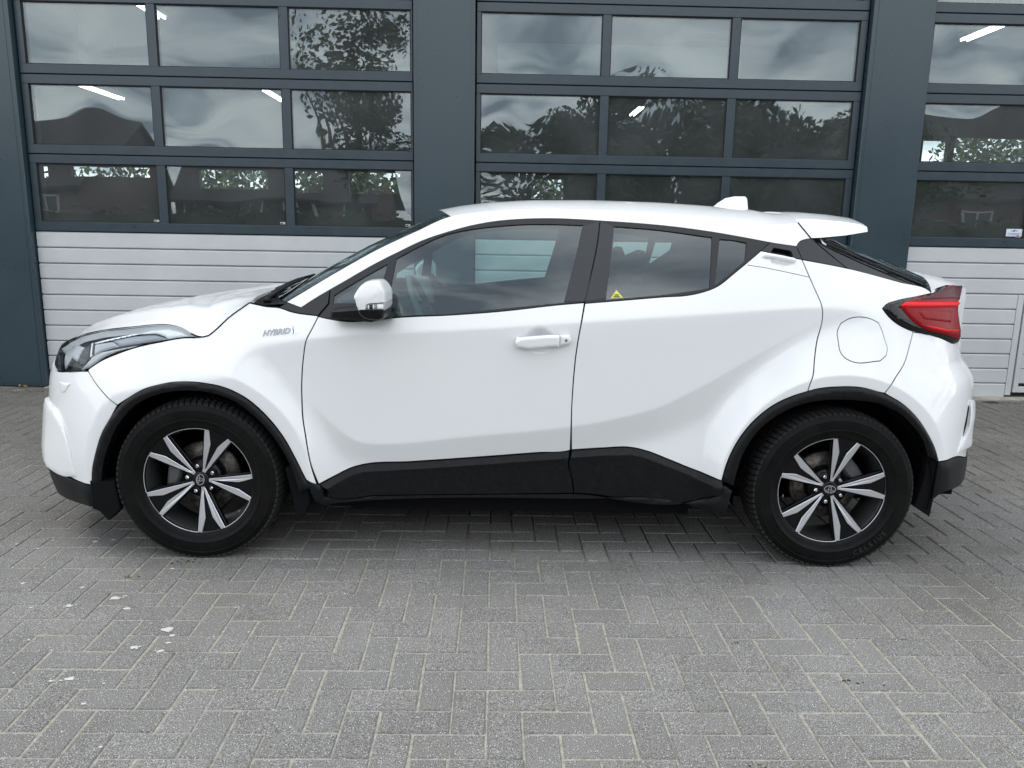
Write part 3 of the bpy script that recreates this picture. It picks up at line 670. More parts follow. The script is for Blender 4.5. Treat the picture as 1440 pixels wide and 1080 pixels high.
    'wing_f': [(-2.1564, 0.5981), (-2.0517, 0.58), (-1.9224, 0.5797), (-1.8612, 0.5381), (-1.8181, 0.4609), (-1.7903, 0.3283), (-1.8891, 0.2894), (-2.1322, 0.2598), (-2.1543, 0.2942)],
    'wing_r': [(2.0058, 0.6939), (2.0959, 0.6902), (2.2247, 0.5477), (2.2313, 0.4614), (2.2165, 0.4357), (1.9134, 0.4738), (1.9499, 0.5228), (2.0278, 0.5776), (2.0424, 0.6524)],
    'stick': [(0.3889, 1.1542), (0.4155, 1.1244), (0.3656, 1.1208)],
    'ledge_r': [(0.9619, 1.2887), (1.1716, 1.2219)],
}
LOFTS = {
    'hood': {'E': [(-1.9909, -0.5956, 0.8439), (-1.9715, -0.6104, 0.8534), (-1.9522, -0.6252, 0.8629), (-1.9329, -0.64, 0.8724), (-1.9134, -0.6545, 0.8819), (-1.8918, -0.6664, 0.8907), (-1.8703, -0.6782, 0.8996), (-1.8487, -0.69, 0.9084), (-1.8261, -0.7008, 0.9157), (-1.8027, -0.7106, 0.9216), (-1.7792, -0.7205, 0.9275), (-1.7558, -0.7304, 0.9334), (-1.7323, -0.7402, 0.9393), (-1.7079, -0.7481, 0.944), (-1.6828, -0.7543, 0.9477), (-1.6577, -0.7604, 0.9513), (-1.6326, -0.7666, 0.955), (-1.6074, -0.7728, 0.9587), (-1.5823, -0.7789, 0.9623), (-1.5568, -0.7833, 0.9658), (-1.531, -0.786, 0.969), (-1.5053, -0.7887, 0.9722), (-1.4793, -0.7909, 0.9741), (-1.4533, -0.7928, 0.9748), (-1.4272, -0.7948, 0.9754), (-1.4018, -0.7985, 0.9709), (-1.3767, -0.8026, 0.9653), (-1.3533, -0.8085, 0.9552), (-1.3299, -0.8143, 0.9452), (-1.3058, -0.8196, 0.9366), (-1.281, -0.8225, 0.9341), (-1.2561, -0.8216, 0.9404), (-1.2358, -0.8165, 0.9562), (-1.2174, -0.8105, 0.9736), (-1.1994, -0.8043, 0.9915), (-1.1814, -0.7982, 1.0095), (-1.1613, -0.793, 1.0252), (-1.1406, -0.7881, 1.0404), (-1.1199, -0.7833, 1.0555), (-1.0992, -0.7784, 1.0707)], 'bx': [-0.1, -0.1017, -0.1034, -0.1051, -0.1068, -0.1085, -0.1103, -0.112, -0.1137, -0.1154, -0.1171, -0.1188, -0.1202, -0.1208, -0.1215, -0.1221, -0.1228, -0.1234, -0.124, -0.1247, -0.1253, -0.126, -0.1266, -0.1272, -0.1279, -0.1285, -0.1292, -0.1298, -0.1276, -0.1242, -0.1208, -0.1174, -0.1139, -0.1105, -0.1071, -0.1037, -0.1003, -0.0968, -0.0934, -0.09], 'bz': [-0.0219, -0.0154, -0.0089, -0.0024, 0.0041, 0.0105, 0.0164, 0.0189, 0.0214, 0.0239, 0.0264, 0.0289, 0.0314, 0.0339, 0.0361, 0.0377, 0.0393, 0.0408, 0.0424, 0.044, 0.0456, 0.0472, 0.0488, 0.0503, 0.0564, 0.0654, 0.0745, 0.0835, 0.0926, 0.1016, 0.1107, 0.1197, 0.1094, 0.0942, 0.079, 0.0638, 0.0486, 0.0334, 0.0182, 0.003], 'n': [3.0, 3.0641, 3.1282, 3.1923, 3.2564, 3.3205, 3.3846, 3.4487, 3.5128, 3.5769, 3.641, 3.7051, 3.7692, 3.8333, 3.8974, 3.9615, 4.0, 4.0, 4.0, 4.0, 4.0, 4.0, 4.0, 4.0, 4.0, 4.0, 4.0, 4.0, 4.0, 4.0, 4.0, 4.0, 4.0, 4.0, 4.0, 4.0, 4.0, 4.0, 4.0, 4.0]},
    'windshield': {'E': [(-0.9419, -0.7895, 1.0782), (-0.9142, -0.7851, 1.0951), (-0.8864, -0.7807, 1.1121), (-0.8587, -0.7764, 1.129), (-0.8309, -0.772, 1.146), (-0.8032, -0.7676, 1.1629), (-0.7754, -0.7632, 1.1799), (-0.7477, -0.7589, 1.1969), (-0.7199, -0.7541, 1.2136), (-0.6919, -0.7484, 1.2297), (-0.6639, -0.7426, 1.2458), (-0.6358, -0.7368, 1.2618), (-0.6078, -0.7311, 1.2779), (-0.5796, -0.7254, 1.2936), (-0.5505, -0.7201, 1.3077), (-0.5213, -0.7149, 1.3219), (-0.4922, -0.7096, 1.336), (-0.463, -0.7044, 1.3501), (-0.4339, -0.6992, 1.3643), (-0.4044, -0.6939, 1.3778), (-0.3749, -0.6886, 1.391), (-0.3454, -0.6834, 1.4043), (-0.3158, -0.6781, 1.4176), (-0.2863, -0.6729, 1.4309)], 'bx': [-0.2, -0.1957, -0.1913, -0.187, -0.1826, -0.1783, -0.1739, -0.1696, -0.1652, -0.1609, -0.1565, -0.1522, -0.1478, -0.1435, -0.1391, -0.1348, -0.1304, -0.1261, -0.1217, -0.1174, -0.113, -0.1087, -0.1043, -0.1], 'bz': [-0.0073, -0.0064, -0.0056, -0.0047, -0.0038, -0.003, -0.0021, -0.0012, -0.0004, 0.0005, 0.0014, 0.0022, 0.0034, 0.0049, 0.0065, 0.008, 0.0095, 0.0111, 0.0126, 0.0141, 0.0156, 0.0172, 0.0187, 0.0202], 'n': [2.6, 2.6, 2.6, 2.6, 2.6, 2.6, 2.6, 2.6, 2.6, 2.6, 2.6, 2.6, 2.6, 2.6, 2.6, 2.6, 2.6, 2.6, 2.6, 2.6, 2.6, 2.6, 2.6, 2.6]},
    'roof': {'E': [(-0.2863, -0.6729, 1.4309), (-0.2501, -0.671, 1.4373), (-0.2138, -0.6692, 1.4437), (-0.1774, -0.6678, 1.4489), (-0.1408, -0.6667, 1.4531), (-0.1042, -0.6657, 1.4574), (-0.0674, -0.6651, 1.46), (-0.0306, -0.6648, 1.462), (0.0062, -0.6644, 1.4641), (0.043, -0.6641, 1.4661), (0.0797, -0.6637, 1.4681), (0.1166, -0.6638, 1.469), (0.1534, -0.6644, 1.469), (0.1903, -0.6649, 1.4689), (0.2271, -0.6654, 1.4688), (0.264, -0.6659, 1.4688), (0.3008, -0.6665, 1.4687), (0.3377, -0.6672, 1.4682), (0.3745, -0.6682, 1.4668), (0.4113, -0.6692, 1.4654), (0.4481, -0.6702, 1.464), (0.4849, -0.6712, 1.4625), (0.5217, -0.6722, 1.4611), (0.5585, -0.6732, 1.4597), (0.5954, -0.6742, 1.4583), (0.6321, -0.6754, 1.4561), (0.6689, -0.6768, 1.4534), (0.7056, -0.6781, 1.4507), (0.7423, -0.6794, 1.4481), (0.7791, -0.6807, 1.4454), (0.8158, -0.6817, 1.4425), (0.8525, -0.6826, 1.4395), (0.8892, -0.6835, 1.4366), (0.9259, -0.6845, 1.4336), (0.9627, -0.6854, 1.4307), (0.9994, -0.6854, 1.4282), (1.0362, -0.6855, 1.4257), (1.073, -0.6856, 1.4232), (1.1094, -0.6819, 1.4267), (1.1456, -0.6774, 1.4312)], 'bx': [-0.1, -0.0949, -0.0897, -0.0846, -0.0795, -0.0744, -0.0692, -0.0641, -0.059, -0.0538, -0.0488, -0.0442, -0.0396, -0.035, -0.0304, -0.0258, -0.0212, -0.0165, -0.0119, -0.0073, -0.0027, 0.0019, 0.0065, 0.0112, 0.0158, 0.0204, 0.025, 0.0296, 0.0342, 0.0388, 0.0431, 0.0472, 0.0513, 0.0554, 0.0595, 0.0636, 0.0677, 0.0718, 0.0759, 0.08], 'bz': [0.0358, 0.0376, 0.0393, 0.0411, 0.0428, 0.0445, 0.0462, 0.047, 0.0478, 0.0486, 0.0495, 0.0503, 0.0511, 0.0519, 0.0528, 0.0537, 0.0547, 0.0556, 0.0566, 0.0576, 0.0585, 0.0595, 0.0603, 0.0611, 0.0619, 0.0627, 0.0635, 0.0643, 0.0651, 0.0659, 0.0663, 0.0666, 0.0669, 0.0673, 0.0676, 0.0679, 0.0632, 0.058, 0.0529, 0.0477], 'n': [3.2, 3.2, 3.2, 3.2, 3.2, 3.2, 3.2, 3.2, 3.2, 3.2, 3.2, 3.2, 3.2, 3.2, 3.2, 3.2, 3.2, 3.2, 3.2, 3.2, 3.2, 3.2, 3.2, 3.2, 3.2, 3.2, 3.2, 3.2, 3.2, 3.2, 3.2, 3.2, 3.2, 3.2, 3.2, 3.2, 3.2, 3.2, 3.2, 3.2]},
    'rear_glass': {'E': [(1.197, -0.7046, 1.3689), (1.2188, -0.7083, 1.3576), (1.2407, -0.712, 1.3462), (1.2625, -0.7156, 1.3349), (1.2851, -0.7179, 1.3248), (1.3078, -0.7199, 1.3148), (1.3305, -0.7219, 1.3049), (1.3532, -0.724, 1.295), (1.376, -0.726, 1.2851), (1.3987, -0.728, 1.2752), (1.4219, -0.7275, 1.2664), (1.4452, -0.727, 1.2575), (1.4684, -0.7265, 1.2487), (1.4917, -0.726, 1.2399), (1.5149, -0.7255, 1.2311), (1.5382, -0.725, 1.2222), (1.5614, -0.7242, 1.2134), (1.5844, -0.7196, 1.2054), (1.6075, -0.7149, 1.1973), (1.6306, -0.7102, 1.1892), (1.6536, -0.7055, 1.1811), (1.6767, -0.7009, 1.1731), (1.6997, -0.6962, 1.165), (1.7228, -0.6915, 1.1569)], 'bx': [0.09, 0.093, 0.0961, 0.0991, 0.1022, 0.1052, 0.1083, 0.1113, 0.1143, 0.1174, 0.1204, 0.1235, 0.1265, 0.1296, 0.1326, 0.1357, 0.1387, 0.1417, 0.1448, 0.1478, 0.1509, 0.1539, 0.157, 0.16], 'bz': [0.0649, 0.0658, 0.0666, 0.0674, 0.0683, 0.0691, 0.0699, 0.0707, 0.0716, 0.0724, 0.0732, 0.074, 0.0738, 0.0724, 0.0711, 0.0697, 0.0684, 0.0671, 0.0657, 0.0644, 0.063, 0.0617, 0.0603, 0.059], 'n': [3.0, 3.0, 3.0, 3.0, 3.0, 3.0, 3.0, 3.0, 3.0, 3.0, 3.0, 3.0, 3.0, 3.0, 3.0, 3.0, 3.0, 3.0, 3.0, 3.0, 3.0, 3.0, 3.0, 3.0]},
}
EXTRA = {
    'hl_strip': [(-1.6687, 0.911), (-1.5795, 0.9318), (-1.5131, 0.9409), (-1.4798, 0.9421), (-1.4466, 0.9326), (-1.4277, 0.9259), (-1.519, 0.909), (-1.6235, 0.89)],
    'hl_white': [(-1.4991, 0.9562), (-1.432, 0.9637), (-1.3764, 0.9533), (-1.3374, 0.9366), (-1.4274, 0.9234), (-1.4445, 0.9339), (-1.478, 0.9438), (-1.5135, 0.9426), (-1.5487, 0.9395)],
    'hl_chrome': [(-1.7796, 0.8957), (-1.6991, 0.9157), (-1.5831, 0.9415), (-1.5013, 0.9562), (-1.4961, 0.9521), (-1.5802, 0.9339), (-1.6723, 0.9121), (-1.7652, 0.8924)],
    'hl_grey': [(-1.7738, 0.8935), (-1.6711, 0.91), (-1.6265, 0.8912), (-1.7123, 0.8645), (-1.746, 0.8436)],
    'hl_low': [(-1.7444, 0.8407), (-1.7048, 0.862), (-1.5799, 0.8902), (-1.4962, 0.9069), (-1.4974, 0.9027), (-1.6129, 0.8749), (-1.6788, 0.8432), (-1.7237, 0.8079), (-1.7441, 0.7932), (-1.797, 0.7792), (-1.7702, 0.8084)],
    'hl_proj': [(-1.8389, 0.8307), (-1.8329, 0.8751), (-1.8057, 0.8925), (-1.7895, 0.895), (-1.7597, 0.8373), (-1.7743, 0.8006), (-1.8091, 0.7915), (-1.8425, 0.8084)],
    'hl_ring': [(-1.7895, 0.895), (-1.7781, 0.8967), (-1.7507, 0.8423), (-1.7597, 0.8373)],
    'hl_left': [(-2.0497, 0.8412), (-1.9397, 0.8838), (-1.8416, 0.8743), (-1.849, 0.8254), (-1.8539, 0.8118), (-1.9188, 0.8232), (-1.9465, 0.7747), (-1.961, 0.7635)],
    'tl_bar': [(1.5396, 1.0982), (1.5605, 1.1121), (1.9019, 1.1091), (1.9037, 1.0969), (1.871, 1.086), (1.5558, 1.088)],
    'tl_bar2': [(1.6272, 1.0265), (1.6558, 1.0217), (1.8008, 1.0009), (1.9288, 0.9948), (1.9114, 0.9837), (1.7783, 0.9922), (1.6943, 1.0058)],
    'tl_up': [(1.6063, 1.1187), (1.6937, 1.1393), (1.8078, 1.1645), (1.8686, 1.1747), (1.9717, 1.1721), (1.9171, 1.1149)],
    'tl_in': [(1.6102, 1.0772), (1.8288, 1.0761), (1.8311, 1.0242), (1.6425, 1.0437)],
    'tl_rib': [(1.5103, 1.0723), (1.5466, 1.072), (1.5482, 1.0629), (1.5203, 1.0632)],
    'tl_rib2': [(1.5252, 1.0562), (1.5635, 1.0557), (1.5646, 1.0477), (1.5357, 1.048)],
    'rh_bar': [(0.9812, 1.2915), (0.9856, 1.3014), (0.9953, 1.3097), (1.0527, 1.3005), (1.1196, 1.2882), (1.1274, 1.2778), (1.114, 1.2659), (1.0631, 1.2763), (1.0168, 1.2839), (0.9866, 1.2877)],
    'rh_cup': [(1.0167, 1.2824), (1.1139, 1.2647), (1.1027, 1.2584), (1.0777, 1.2537), (1.0238, 1.2634)],
    'rh_hole': [(1.0229, 1.3102), (1.0355, 1.328), (1.1024, 1.3169), (1.1081, 1.3111), (1.1122, 1.2936), (1.0652, 1.303)],
    'arch_lip': [(1.4671, 0.7155), (1.5449, 0.6757), (1.6142, 0.616), (1.6597, 0.5833), (1.653, 0.5902), (1.6033, 0.6344), (1.5354, 0.6962)],
    'fog_tri': [(-1.9263, 0.7127), (-1.8276, 0.7166), (-1.8619, 0.6784), (-1.8942, 0.6718)],
    'mirror_cap': [(-0.6293, 1.1232), (-0.6281, 1.1312), (-0.6239, 1.1393), (-0.6166, 1.1515), (-0.6094, 1.1616), (-0.5992, 1.1718), (-0.589, 1.1789), (-0.5769, 1.1837), (-0.5648, 1.1863), (-0.5467, 1.1882), (-0.5307, 1.1877), (-0.5248, 1.184), (-0.5188, 1.1771), (-0.5126, 1.1673), (-0.5071, 1.1574), (-0.5038, 1.1454), (-0.5024, 1.1334), (-0.5025, 1.1082), (-0.5279, 1.1058), (-0.5703, 1.1021), (-0.5825, 1.0978), (-0.5871, 1.0876), (-0.589, 1.0725), (-0.6112, 1.0721), (-0.6189, 1.0911), (-0.6244, 1.1152)],
    'mirror_signal': [(-0.589, 1.0725), (-0.5871, 1.0872), (-0.5815, 1.0974), (-0.5703, 1.1008), (-0.536, 1.1034), (-0.5034, 1.1062), (-0.5031, 1.083), (-0.5072, 1.0745), (-0.5446, 1.0732)],
    'mirror_base': [(-0.615, 1.07), (-0.6052, 1.0528), (-0.5892, 1.0408), (-0.5669, 1.0351), (-0.5404, 1.0324), (-0.5241, 1.0348), (-0.5117, 1.0421), (-0.5044, 1.0606), (-0.5048, 1.0739), (-0.5103, 1.0717), (-0.5479, 1.0705)],
    'rear_flap': [(1.7079, 0.4917), (1.7559, 0.4779), (1.7638, 0.4282), (1.7522, 0.2802), (1.7473, 0.2246), (1.6747, 0.2701), (1.6879, 0.3141), (1.7065, 0.4014)],
    'winglet': [(1.2877, 1.3603), (1.302, 1.3694), (1.3329, 1.3625), (1.3889, 1.3338), (1.4033, 1.3116), (1.3605, 1.3139), (1.2967, 1.3456)],
    'ledge': [(0.9221, 1.2592), (0.9913, 1.25), (1.0634, 1.2371), (1.1726, 1.2155)],
    'skirt_bot': [(1.7357, 0.3012), (1.7931, 0.3294), (1.9119, 0.3241)],
    'slot': [(2.0236, 0.6703), (2.061, 0.6529), (2.0182, 0.5669), (1.9829, 0.5449), (1.9917, 0.5833), (2.0111, 0.6353)],
    'mirror_sail': [(-0.5217, 1.1176), (-0.5087, 1.1138), (-0.4842, 1.0918), (-0.4462, 1.0468), (-0.4844, 1.046), (-0.5177, 1.0789)],
    'wiper_a': [(-1.1123, -0.42, 1.0785), (-1.0657, -0.34, 1.1168), (-1.0265, -0.3, 1.1345), (-0.9659, -0.22, 1.1555)],
    'wiper_b': [(-1.0958, -0.55, 1.0678), (-1.0712, -0.46, 1.0951), (-1.036, -0.4, 1.1199), (-0.9966, -0.3, 1.1399)],
    'wiper_c': [(-1.1614, -0.15, 1.0829), (-1.119, -0.1, 1.1056), (-1.1032, 0.0, 1.1172)],
}

C_ = CURVES; X_ = EXTRA
def resamp(loop, step):
    out = []
    for a, b in zip(loop, loop[1:] + loop[:1]):
        a = np.array(a, float); b = np.array(b, float); n = max(1, int(math.ceil(np.linalg.norm(b - a) / step)))
        for i in range(n): out.append(a + (b - a) * i / n)
    return np.array(out)
def smooth_loop(q, step):
    """round the gentle bends of a traced outline, keep its real corners"""
    n = len(q)
    if n < 4: return q
    d = np.roll(q, -1, 0) - q; L = np.linalg.norm(d, axis=1); u = d / np.maximum(L, 1e-9)[:, None]
    cs = (u * np.roll(u, 1, 0)).sum(1)
    T = np.zeros_like(q); soft = cs > math.cos(rad(36))
    for i in range(n):
        if soft[i]:
            a, b = L[i - 1], L[i]; v = u[i - 1] * b + u[i] * a; T[i] = v / max(np.linalg.norm(v), 1e-9)
    out = []
    for i in range(n):
        j = (i + 1) % n; k = max(1, int(math.ceil(L[i] / step)))
        t0 = T[i] if soft[i] else (2 * u[i] - T[j] if soft[j] and False else u[i]); t1 = T[j] if soft[j] else u[i]
        for m in range(k):
            t_ = m / k; h1 = 2 * t_ ** 3 - 3 * t_ ** 2 + 1; h2 = t_ ** 3 - 2 * t_ ** 2 + t_; h3 = -2 * t_ ** 3 + 3 * t_ ** 2; h4 = t_ ** 3 - t_ ** 2
            out.append(h1 * q[i] + h2 * L[i] * t0 + h3 * q[j] + h4 * L[i] * t1)
    return np.array(out)
def clean(loop):
    out = []
    for p_ in loop:
        if not out or math.hypot(p_[0] - out[-1][0], p_[1] - out[-1][1]) > 1e-4: out.append(tuple(p_))
    if math.hypot(out[0][0] - out[-1][0], out[0][1] - out[-1][1]) < 1e-4: out.pop()
    return out
def area(q): return .5 * (q[:, 0] * np.roll(q[:, 1], -1) - np.roll(q[:, 0], -1) * q[:, 1]).sum()
def pip(pts, loop):
    x, y = pts[:, 0][:, None], pts[:, 1][:, None]; a = loop; b = np.roll(loop, -1, 0)
    c = ((a[None, :, 1] > y) != (b[None, :, 1] > y)) & (x < (b[None, :, 0] - a[None, :, 0]) * (y - a[None, :, 1]) / np.where(abs(b[:, 1] - a[:, 1]) < 1e-12, 1e-12, b[:, 1] - a[:, 1])[None] + a[None, :, 0])
    return (c.sum(1) % 2) == 1
def bdist(pts, loops):
    d = np.full(len(pts), 1e9)
    for L in loops:
        a = L; b = np.roll(L, -1, 0); ab = b - a; l2 = np.maximum((ab ** 2).sum(1), 1e-12)
        for k0 in range(0, len(pts), 4000):
            P_ = pts[k0:k0 + 4000]
            t_ = np.clip(((P_[:, None] - a[None]) * ab[None]).sum(-1) / l2[None], 0, 1)
            q = np.sqrt((((a[None] + t_[..., None] * ab[None]) - P_[:, None]) ** 2).sum(-1)).min(1)
            d[k0:k0 + 4000] = np.minimum(d[k0:k0 + 4000], q)
    return d
def panel_geo(loops, off=0.0, gap=.0026, depth=.018, step=.02, bulge=0.0, bw=.02, disp=None, extra=None, rim=True, bstep=None, surf=None, smooth=True):
    """panel of sheet metal cut out of the body surface: loops[0] outline, the others holes"""
    PF, NF = surf or (P, N)
    LL = []
    for k, lp in enumerate(loops):
        q = np.array(clean(lp), float)
        if (area(q) < 0) == (k == 0): q = q[::-1]          # outline counter-clockwise, holes clockwise
        q = smooth_loop(q, bstep or min(step, .012)) if smooth else resamp([tuple(v) for v in q], bstep or min(step, .012))
        if gap: q = inset(q, gap)
        LL.append(q)
    lo, hi = LL[0].min(0), LL[0].max(0)
    gx = np.arange(lo[0] + step / 2, hi[0], step); gz = np.arange(lo[1] + step / 2, hi[1], step)
    X, Z = np.meshgrid(gx, gz); X = X + (np.arange(len(gz)) % 2)[:, None] * step / 2
    pts = np.stack([X.ravel(), Z.ravel()], -1)
    if extra is not None: pts = np.r_[pts, extra]
    if len(pts):
        ok = pip(pts, LL[0])
        for h in LL[1:]: ok &= ~pip(pts, h)
        pts = pts[ok]
        if len(pts): pts = pts[bdist(pts, LL) > .4 * min(step, .015)]
    allp = np.concatenate(LL + [pts]); edges = []; b = 0
    for q in LL:
        n = len(q); edges += [(b + i, b + (i + 1) % n) for i in range(n)]; b += n
    r = delaunay_2d_cdt([Vector(v) for v in allp], edges, [], 0, 1e-6)
    uv = np.array([tuple(v) for v in r[0]]); tri = np.array([f for f in r[2] if len(f) == 3])
    c = uv[tri].mean(1); ok = pip(c, LL[0])
    for h in LL[1:]: ok &= ~pip(c, h)
    tri = tri[ok]
    a_ = uv[tri[:, 1]] - uv[tri[:, 0]]; b_ = uv[tri[:, 2]] - uv[tri[:, 0]]
    flip = (a_[:, 0] * b_[:, 1] - a_[:, 1] * b_[:, 0]) < 0
    tri[flip] = tri[flip][:, ::-1]
    used = np.unique(tri); mp = np.full(len(uv), -1); mp[used] = np.arange(len(used)); uv = uv[used]; tri = mp[tri]
    nb = NF(uv[:, 0], uv[:, 1]); o = np.full(len(uv), float(off) if not callable(off) else 0.0)
    if callable(off): o = off(uv[:, 0], uv[:, 1])
    if bulge:
        d = np.clip(bdist(uv, LL) / bw, 0, 1); o = o + bulge * np.sqrt(np.maximum(1 - (1 - d) ** 2, 0))
    if disp is not None: o = o + disp(uv[:, 0], uv[:, 1])
    pos = PF(uv[:, 0], uv[:, 1]) + o[:, None] * nb
    if bulge or disp is not None or callable(off):
        fn = np.cross(pos[tri[:, 1]] - pos[tri[:, 0]], pos[tri[:, 2]] - pos[tri[:, 0]]); nn = np.zeros_like(pos)
        for k in range(3): np.add.at(nn, tri[:, k], fn)
        nn /= np.maximum(np.linalg.norm(nn, axis=1, keepdims=True), 1e-12)
    else: nn = nb
    V, Nn, Fc, Mi = [pos], [nn], [tuple(t_) for t_ in tri], [0] * len(tri)
    if rim:
        ed = {}
        for t_ in tri:
            for i in range(3): ed[(t_[i], t_[(i + 1) % 3])] = 1
        be = [e_ for e_ in ed if (e_[1], e_[0]) not in ed]
        vs = sorted(set(v for e_ in be for v in e_)); ix = {v: k for k, v in enumerate(vs)}; n0 = len(pos); m = len(vs)
        rn = np.zeros((m, 3))
        for a, b in be:
            tg = pos[b] - pos[a]; q = np.cross(tg, nn[a])
            rn[ix[a]] += q; rn[ix[b]] += q
        rn /= np.maximum(np.linalg.norm(rn, axis=1, keepdims=True), 1e-12)
        top = pos[vs]; bot = top - depth * nb[vs]
        V += [top, bot]; Nn += [rn, rn]
        for a, b in be:
            A, B_ = n0 + ix[a], n0 + ix[b]; Fc.append((A, A + m, B_ + m, B_)); Mi.append(1)
    return np.concatenate(V), np.concatenate(Nn), Fc, Mi
def mirror_geo(g):
    V, Nn, Fc, Mi = g
    return V * [1, -1, 1], Nn * [1, -1, 1], [f[::-1] for f in Fc], Mi
def join(*gs):
    V, Nn, Fc, Mi = [], [], [], []; b = 0
    for v, n, f, m in gs:
        V.append(v); Nn.append(n); Fc += [tuple(i + b for i in q) for q in f]; Mi += m; b += len(v)
    return np.concatenate(V), np.concatenate(Nn), Fc, Mi
def put(name, g, m, parent, label=None):
    o = link(name, mesh(name, g[0], g[2], m, g[3], True, g[1]), parent)
    if label: o['label'] = label
    return o
SIDES = (1, -1)
def sided(g, s): return g if s == 1 else mirror_geo(g)

CAR = empty('car', (W_CAR * math.sin(-CAR_YAW), W_CAR * math.cos(CAR_YAW), 0), CAR_YAW)
tag(CAR, 'white compact crossover car with black wheel arch trim parked side on before the workshop', 'car')
pm = [MT['paint'], MT['paint']]; km = [MT['plastic'], MT['plastic']]; tm = [MT['trim'], MT['trim']]
UC_F, UC_R = X0F - L_F, X0R + L_R
def nearest(c, p_): return min(range(len(c)), key=lambda i: math.hypot(c[i][0] - p_[0], c[i][1] - p_[1]))
af, ar = C_['arch_f_out'], C_['arch_r_out']
skf = [(UC_F, .35), (-2.45, .35), (-2.158, .345), (-2.016, .325), (-1.87, .312)] + C_['skirt_f'][3:]
skr = C_['skirt_r'][:3] + [(2.30, .468), (UC_R, .468)]
hl = C_['hl']; tl = C_['tl']
LO = {}
LO['front_fender'] = [hl[14]] + C_['bump_fender'][0:] + af[5:] + C_['door_f'][::-1] + C_['cowl_low'][1:][::-1] + C_['hood_seam'][::-1] + hl[15:][::-1]
LO['front_fender'] = C_['hood_seam'] + C_['cowl_low'][2:] + C_['door_f'] + [af[16]] + af[5:16][::-1] + C_['bump_fender'][::-1] + [hl[14]] + hl[15:]
LO['front_bumper'] = [C_['bump_fender'][3]] + af[:5][::-1] + skf[::-1][1:] + [(UC_F, .79), (-2.35, .785)] + hl[12:14] + C_['bump_fender'][:3]
LO['front_door'] = C_['belt_f'] + C_['door_b'][4:] + C_['sill_top_f'][::-1] + C_['door_f'][1:-1][::-1]
LO['rear_door'] = C_['belt_r'] + C_['handle_black'][2:3] + C_['door_r'][1:] + ar[:7][::-1] + C_['sill_top_r'][:-1][::-1] + C_['door_b'][4:-1][::-1]
LO['rear_quarter_panel'] = C_['quarter_top'] + tl[:5][::-1] + tl[::-1][:4] + C_['bump_r'] + ar[7:11][::-1] + C_['door_r'][1:][::-1]
LO['rear_bumper'] = C_['bump_r'] + ar[11:] + skr[1:] + [(UC_R, .80), (2.30, .82), (2.14, .875)] + tl[14:18]
LO['tailgate'] = tl[8:15] + [(2.14, .885), (2.30, .83), (UC_R, .81), (UC_R, 1.155), (2.30, 1.16)]
LO['side_frame'] = C_['apillar_bot'] + C_['frame_top_f'][1:] + C_['frame_top_r'][1:] + C_['rail_rear'][1:] + C_['spoil_seam'][:-1][::-1] + C_['roof_edge'][::-1][1:] + C_['apillar_top'][::-1][1:]
FRONT_FRAME = C_['frame_top_f'] + C_['door_b'][1:4] + C_['belt_f'][::-1][1:] + C_['mirror_base'][1:2]
REAR_FRAME = C_['frame_top_r'] + C_['belt_r'][::-1][0:] + C_['door_b'][1:4][::-1]
# crease lines get their own rows of vertices so that they stay crisp
def crease_pts():
    xs = np.arange(-1.05, 1.35, .008); c = CRE(np.clip(xs, -1.004, 1.5)); out = []
    for d in (-.010, -.004, 0, .004, .010): out += [np.stack([xs, c + d], -1), np.stack([xs, 1.006 + .077 * xs + d], -1)]
    for cx0, r0 in ((-1.32, .475), (1.32, .485)):
        th = np.arange(0, math.pi, .014)
        for d in (-.012, -.005, 0, .005, .012): out.append(np.stack([cx0 + (r0 + d) * np.cos(th), .335 + (r0 + d) * np.sin(th) / (1 if cx0 < 0 else .98)], -1))
    return np.concatenate(out)
CP = crease_pts()
hfc = np.array(C_['handle_f']).mean(0)
def cup(u, z):
    d = np.hypot((u - hfc[0] + .005) / 1.0, (z - hfc[1]) / .95)
    return -.020 * np.clip(1 - (d / .058) ** 2, 0, 1) ** 1.3
cup_pts = np.stack([hfc[0] - .005 + np.concatenate([np.full(30, 0) + r * np.cos(np.linspace(0, 6.28, 30, endpoint=False)) for r in np.arange(.005, .07, .006)]),
                    hfc[1] + np.concatenate([r * np.sin(np.linspace(0, 6.28, 30, endpoint=False)) for r in np.arange(.005, .07, .006)])], -1)
BODY = {}
BODY['front_fender'] = panel_geo([LO['front_fender']], step=.016, extra=CP, gap=.0026)
BODY['front_door'] = panel_geo([LO['front_door']], step=.016, extra=np.r_[CP, cup_pts], disp=cup)
rhc = np.array(X_['rh_cup'])
def rcup(u, z):
    ins = pip(np.stack([u, z], -1), rhc); d = bdist(np.stack([u, z], -1), [rhc])
    return np.where(ins, -.016 * np.clip(d / .010, 0, 1), 0.)
gx, gz = np.meshgrid(np.arange(rhc[:, 0].min() - .01, rhc[:, 0].max() + .01, .005), np.arange(rhc[:, 1].min() - .01, rhc[:, 1].max() + .01, .005))
BODY['rear_door'] = panel_geo([LO['rear_door']], step=.016, extra=np.r_[CP, np.stack([gx.ravel(), gz.ravel()], -1)], disp=rcup)
BODY['rear_quarter_panel'] = panel_geo([LO['rear_quarter_panel'], C_['flap']], step=.016, extra=CP, gap=.0022)
FR = {}; FRONT_BUMPER = panel_geo([LO['front_bumper']], step=.018, extra=CP)
parts = {}
for s in SIDES:
    for nm_ in ('front_fender', 'front_door', 'rear_door', 'rear_quarter_panel'):
        parts[nm_, s] = put(nm_, sided(BODY[nm_], s), pm, CAR)
    put('fuel_flap', sided(panel_geo([C_['flap']], step=.016, gap=.0014, off=.0008), s), pm, parts['rear_quarter_panel', s]) if s == 1 else None
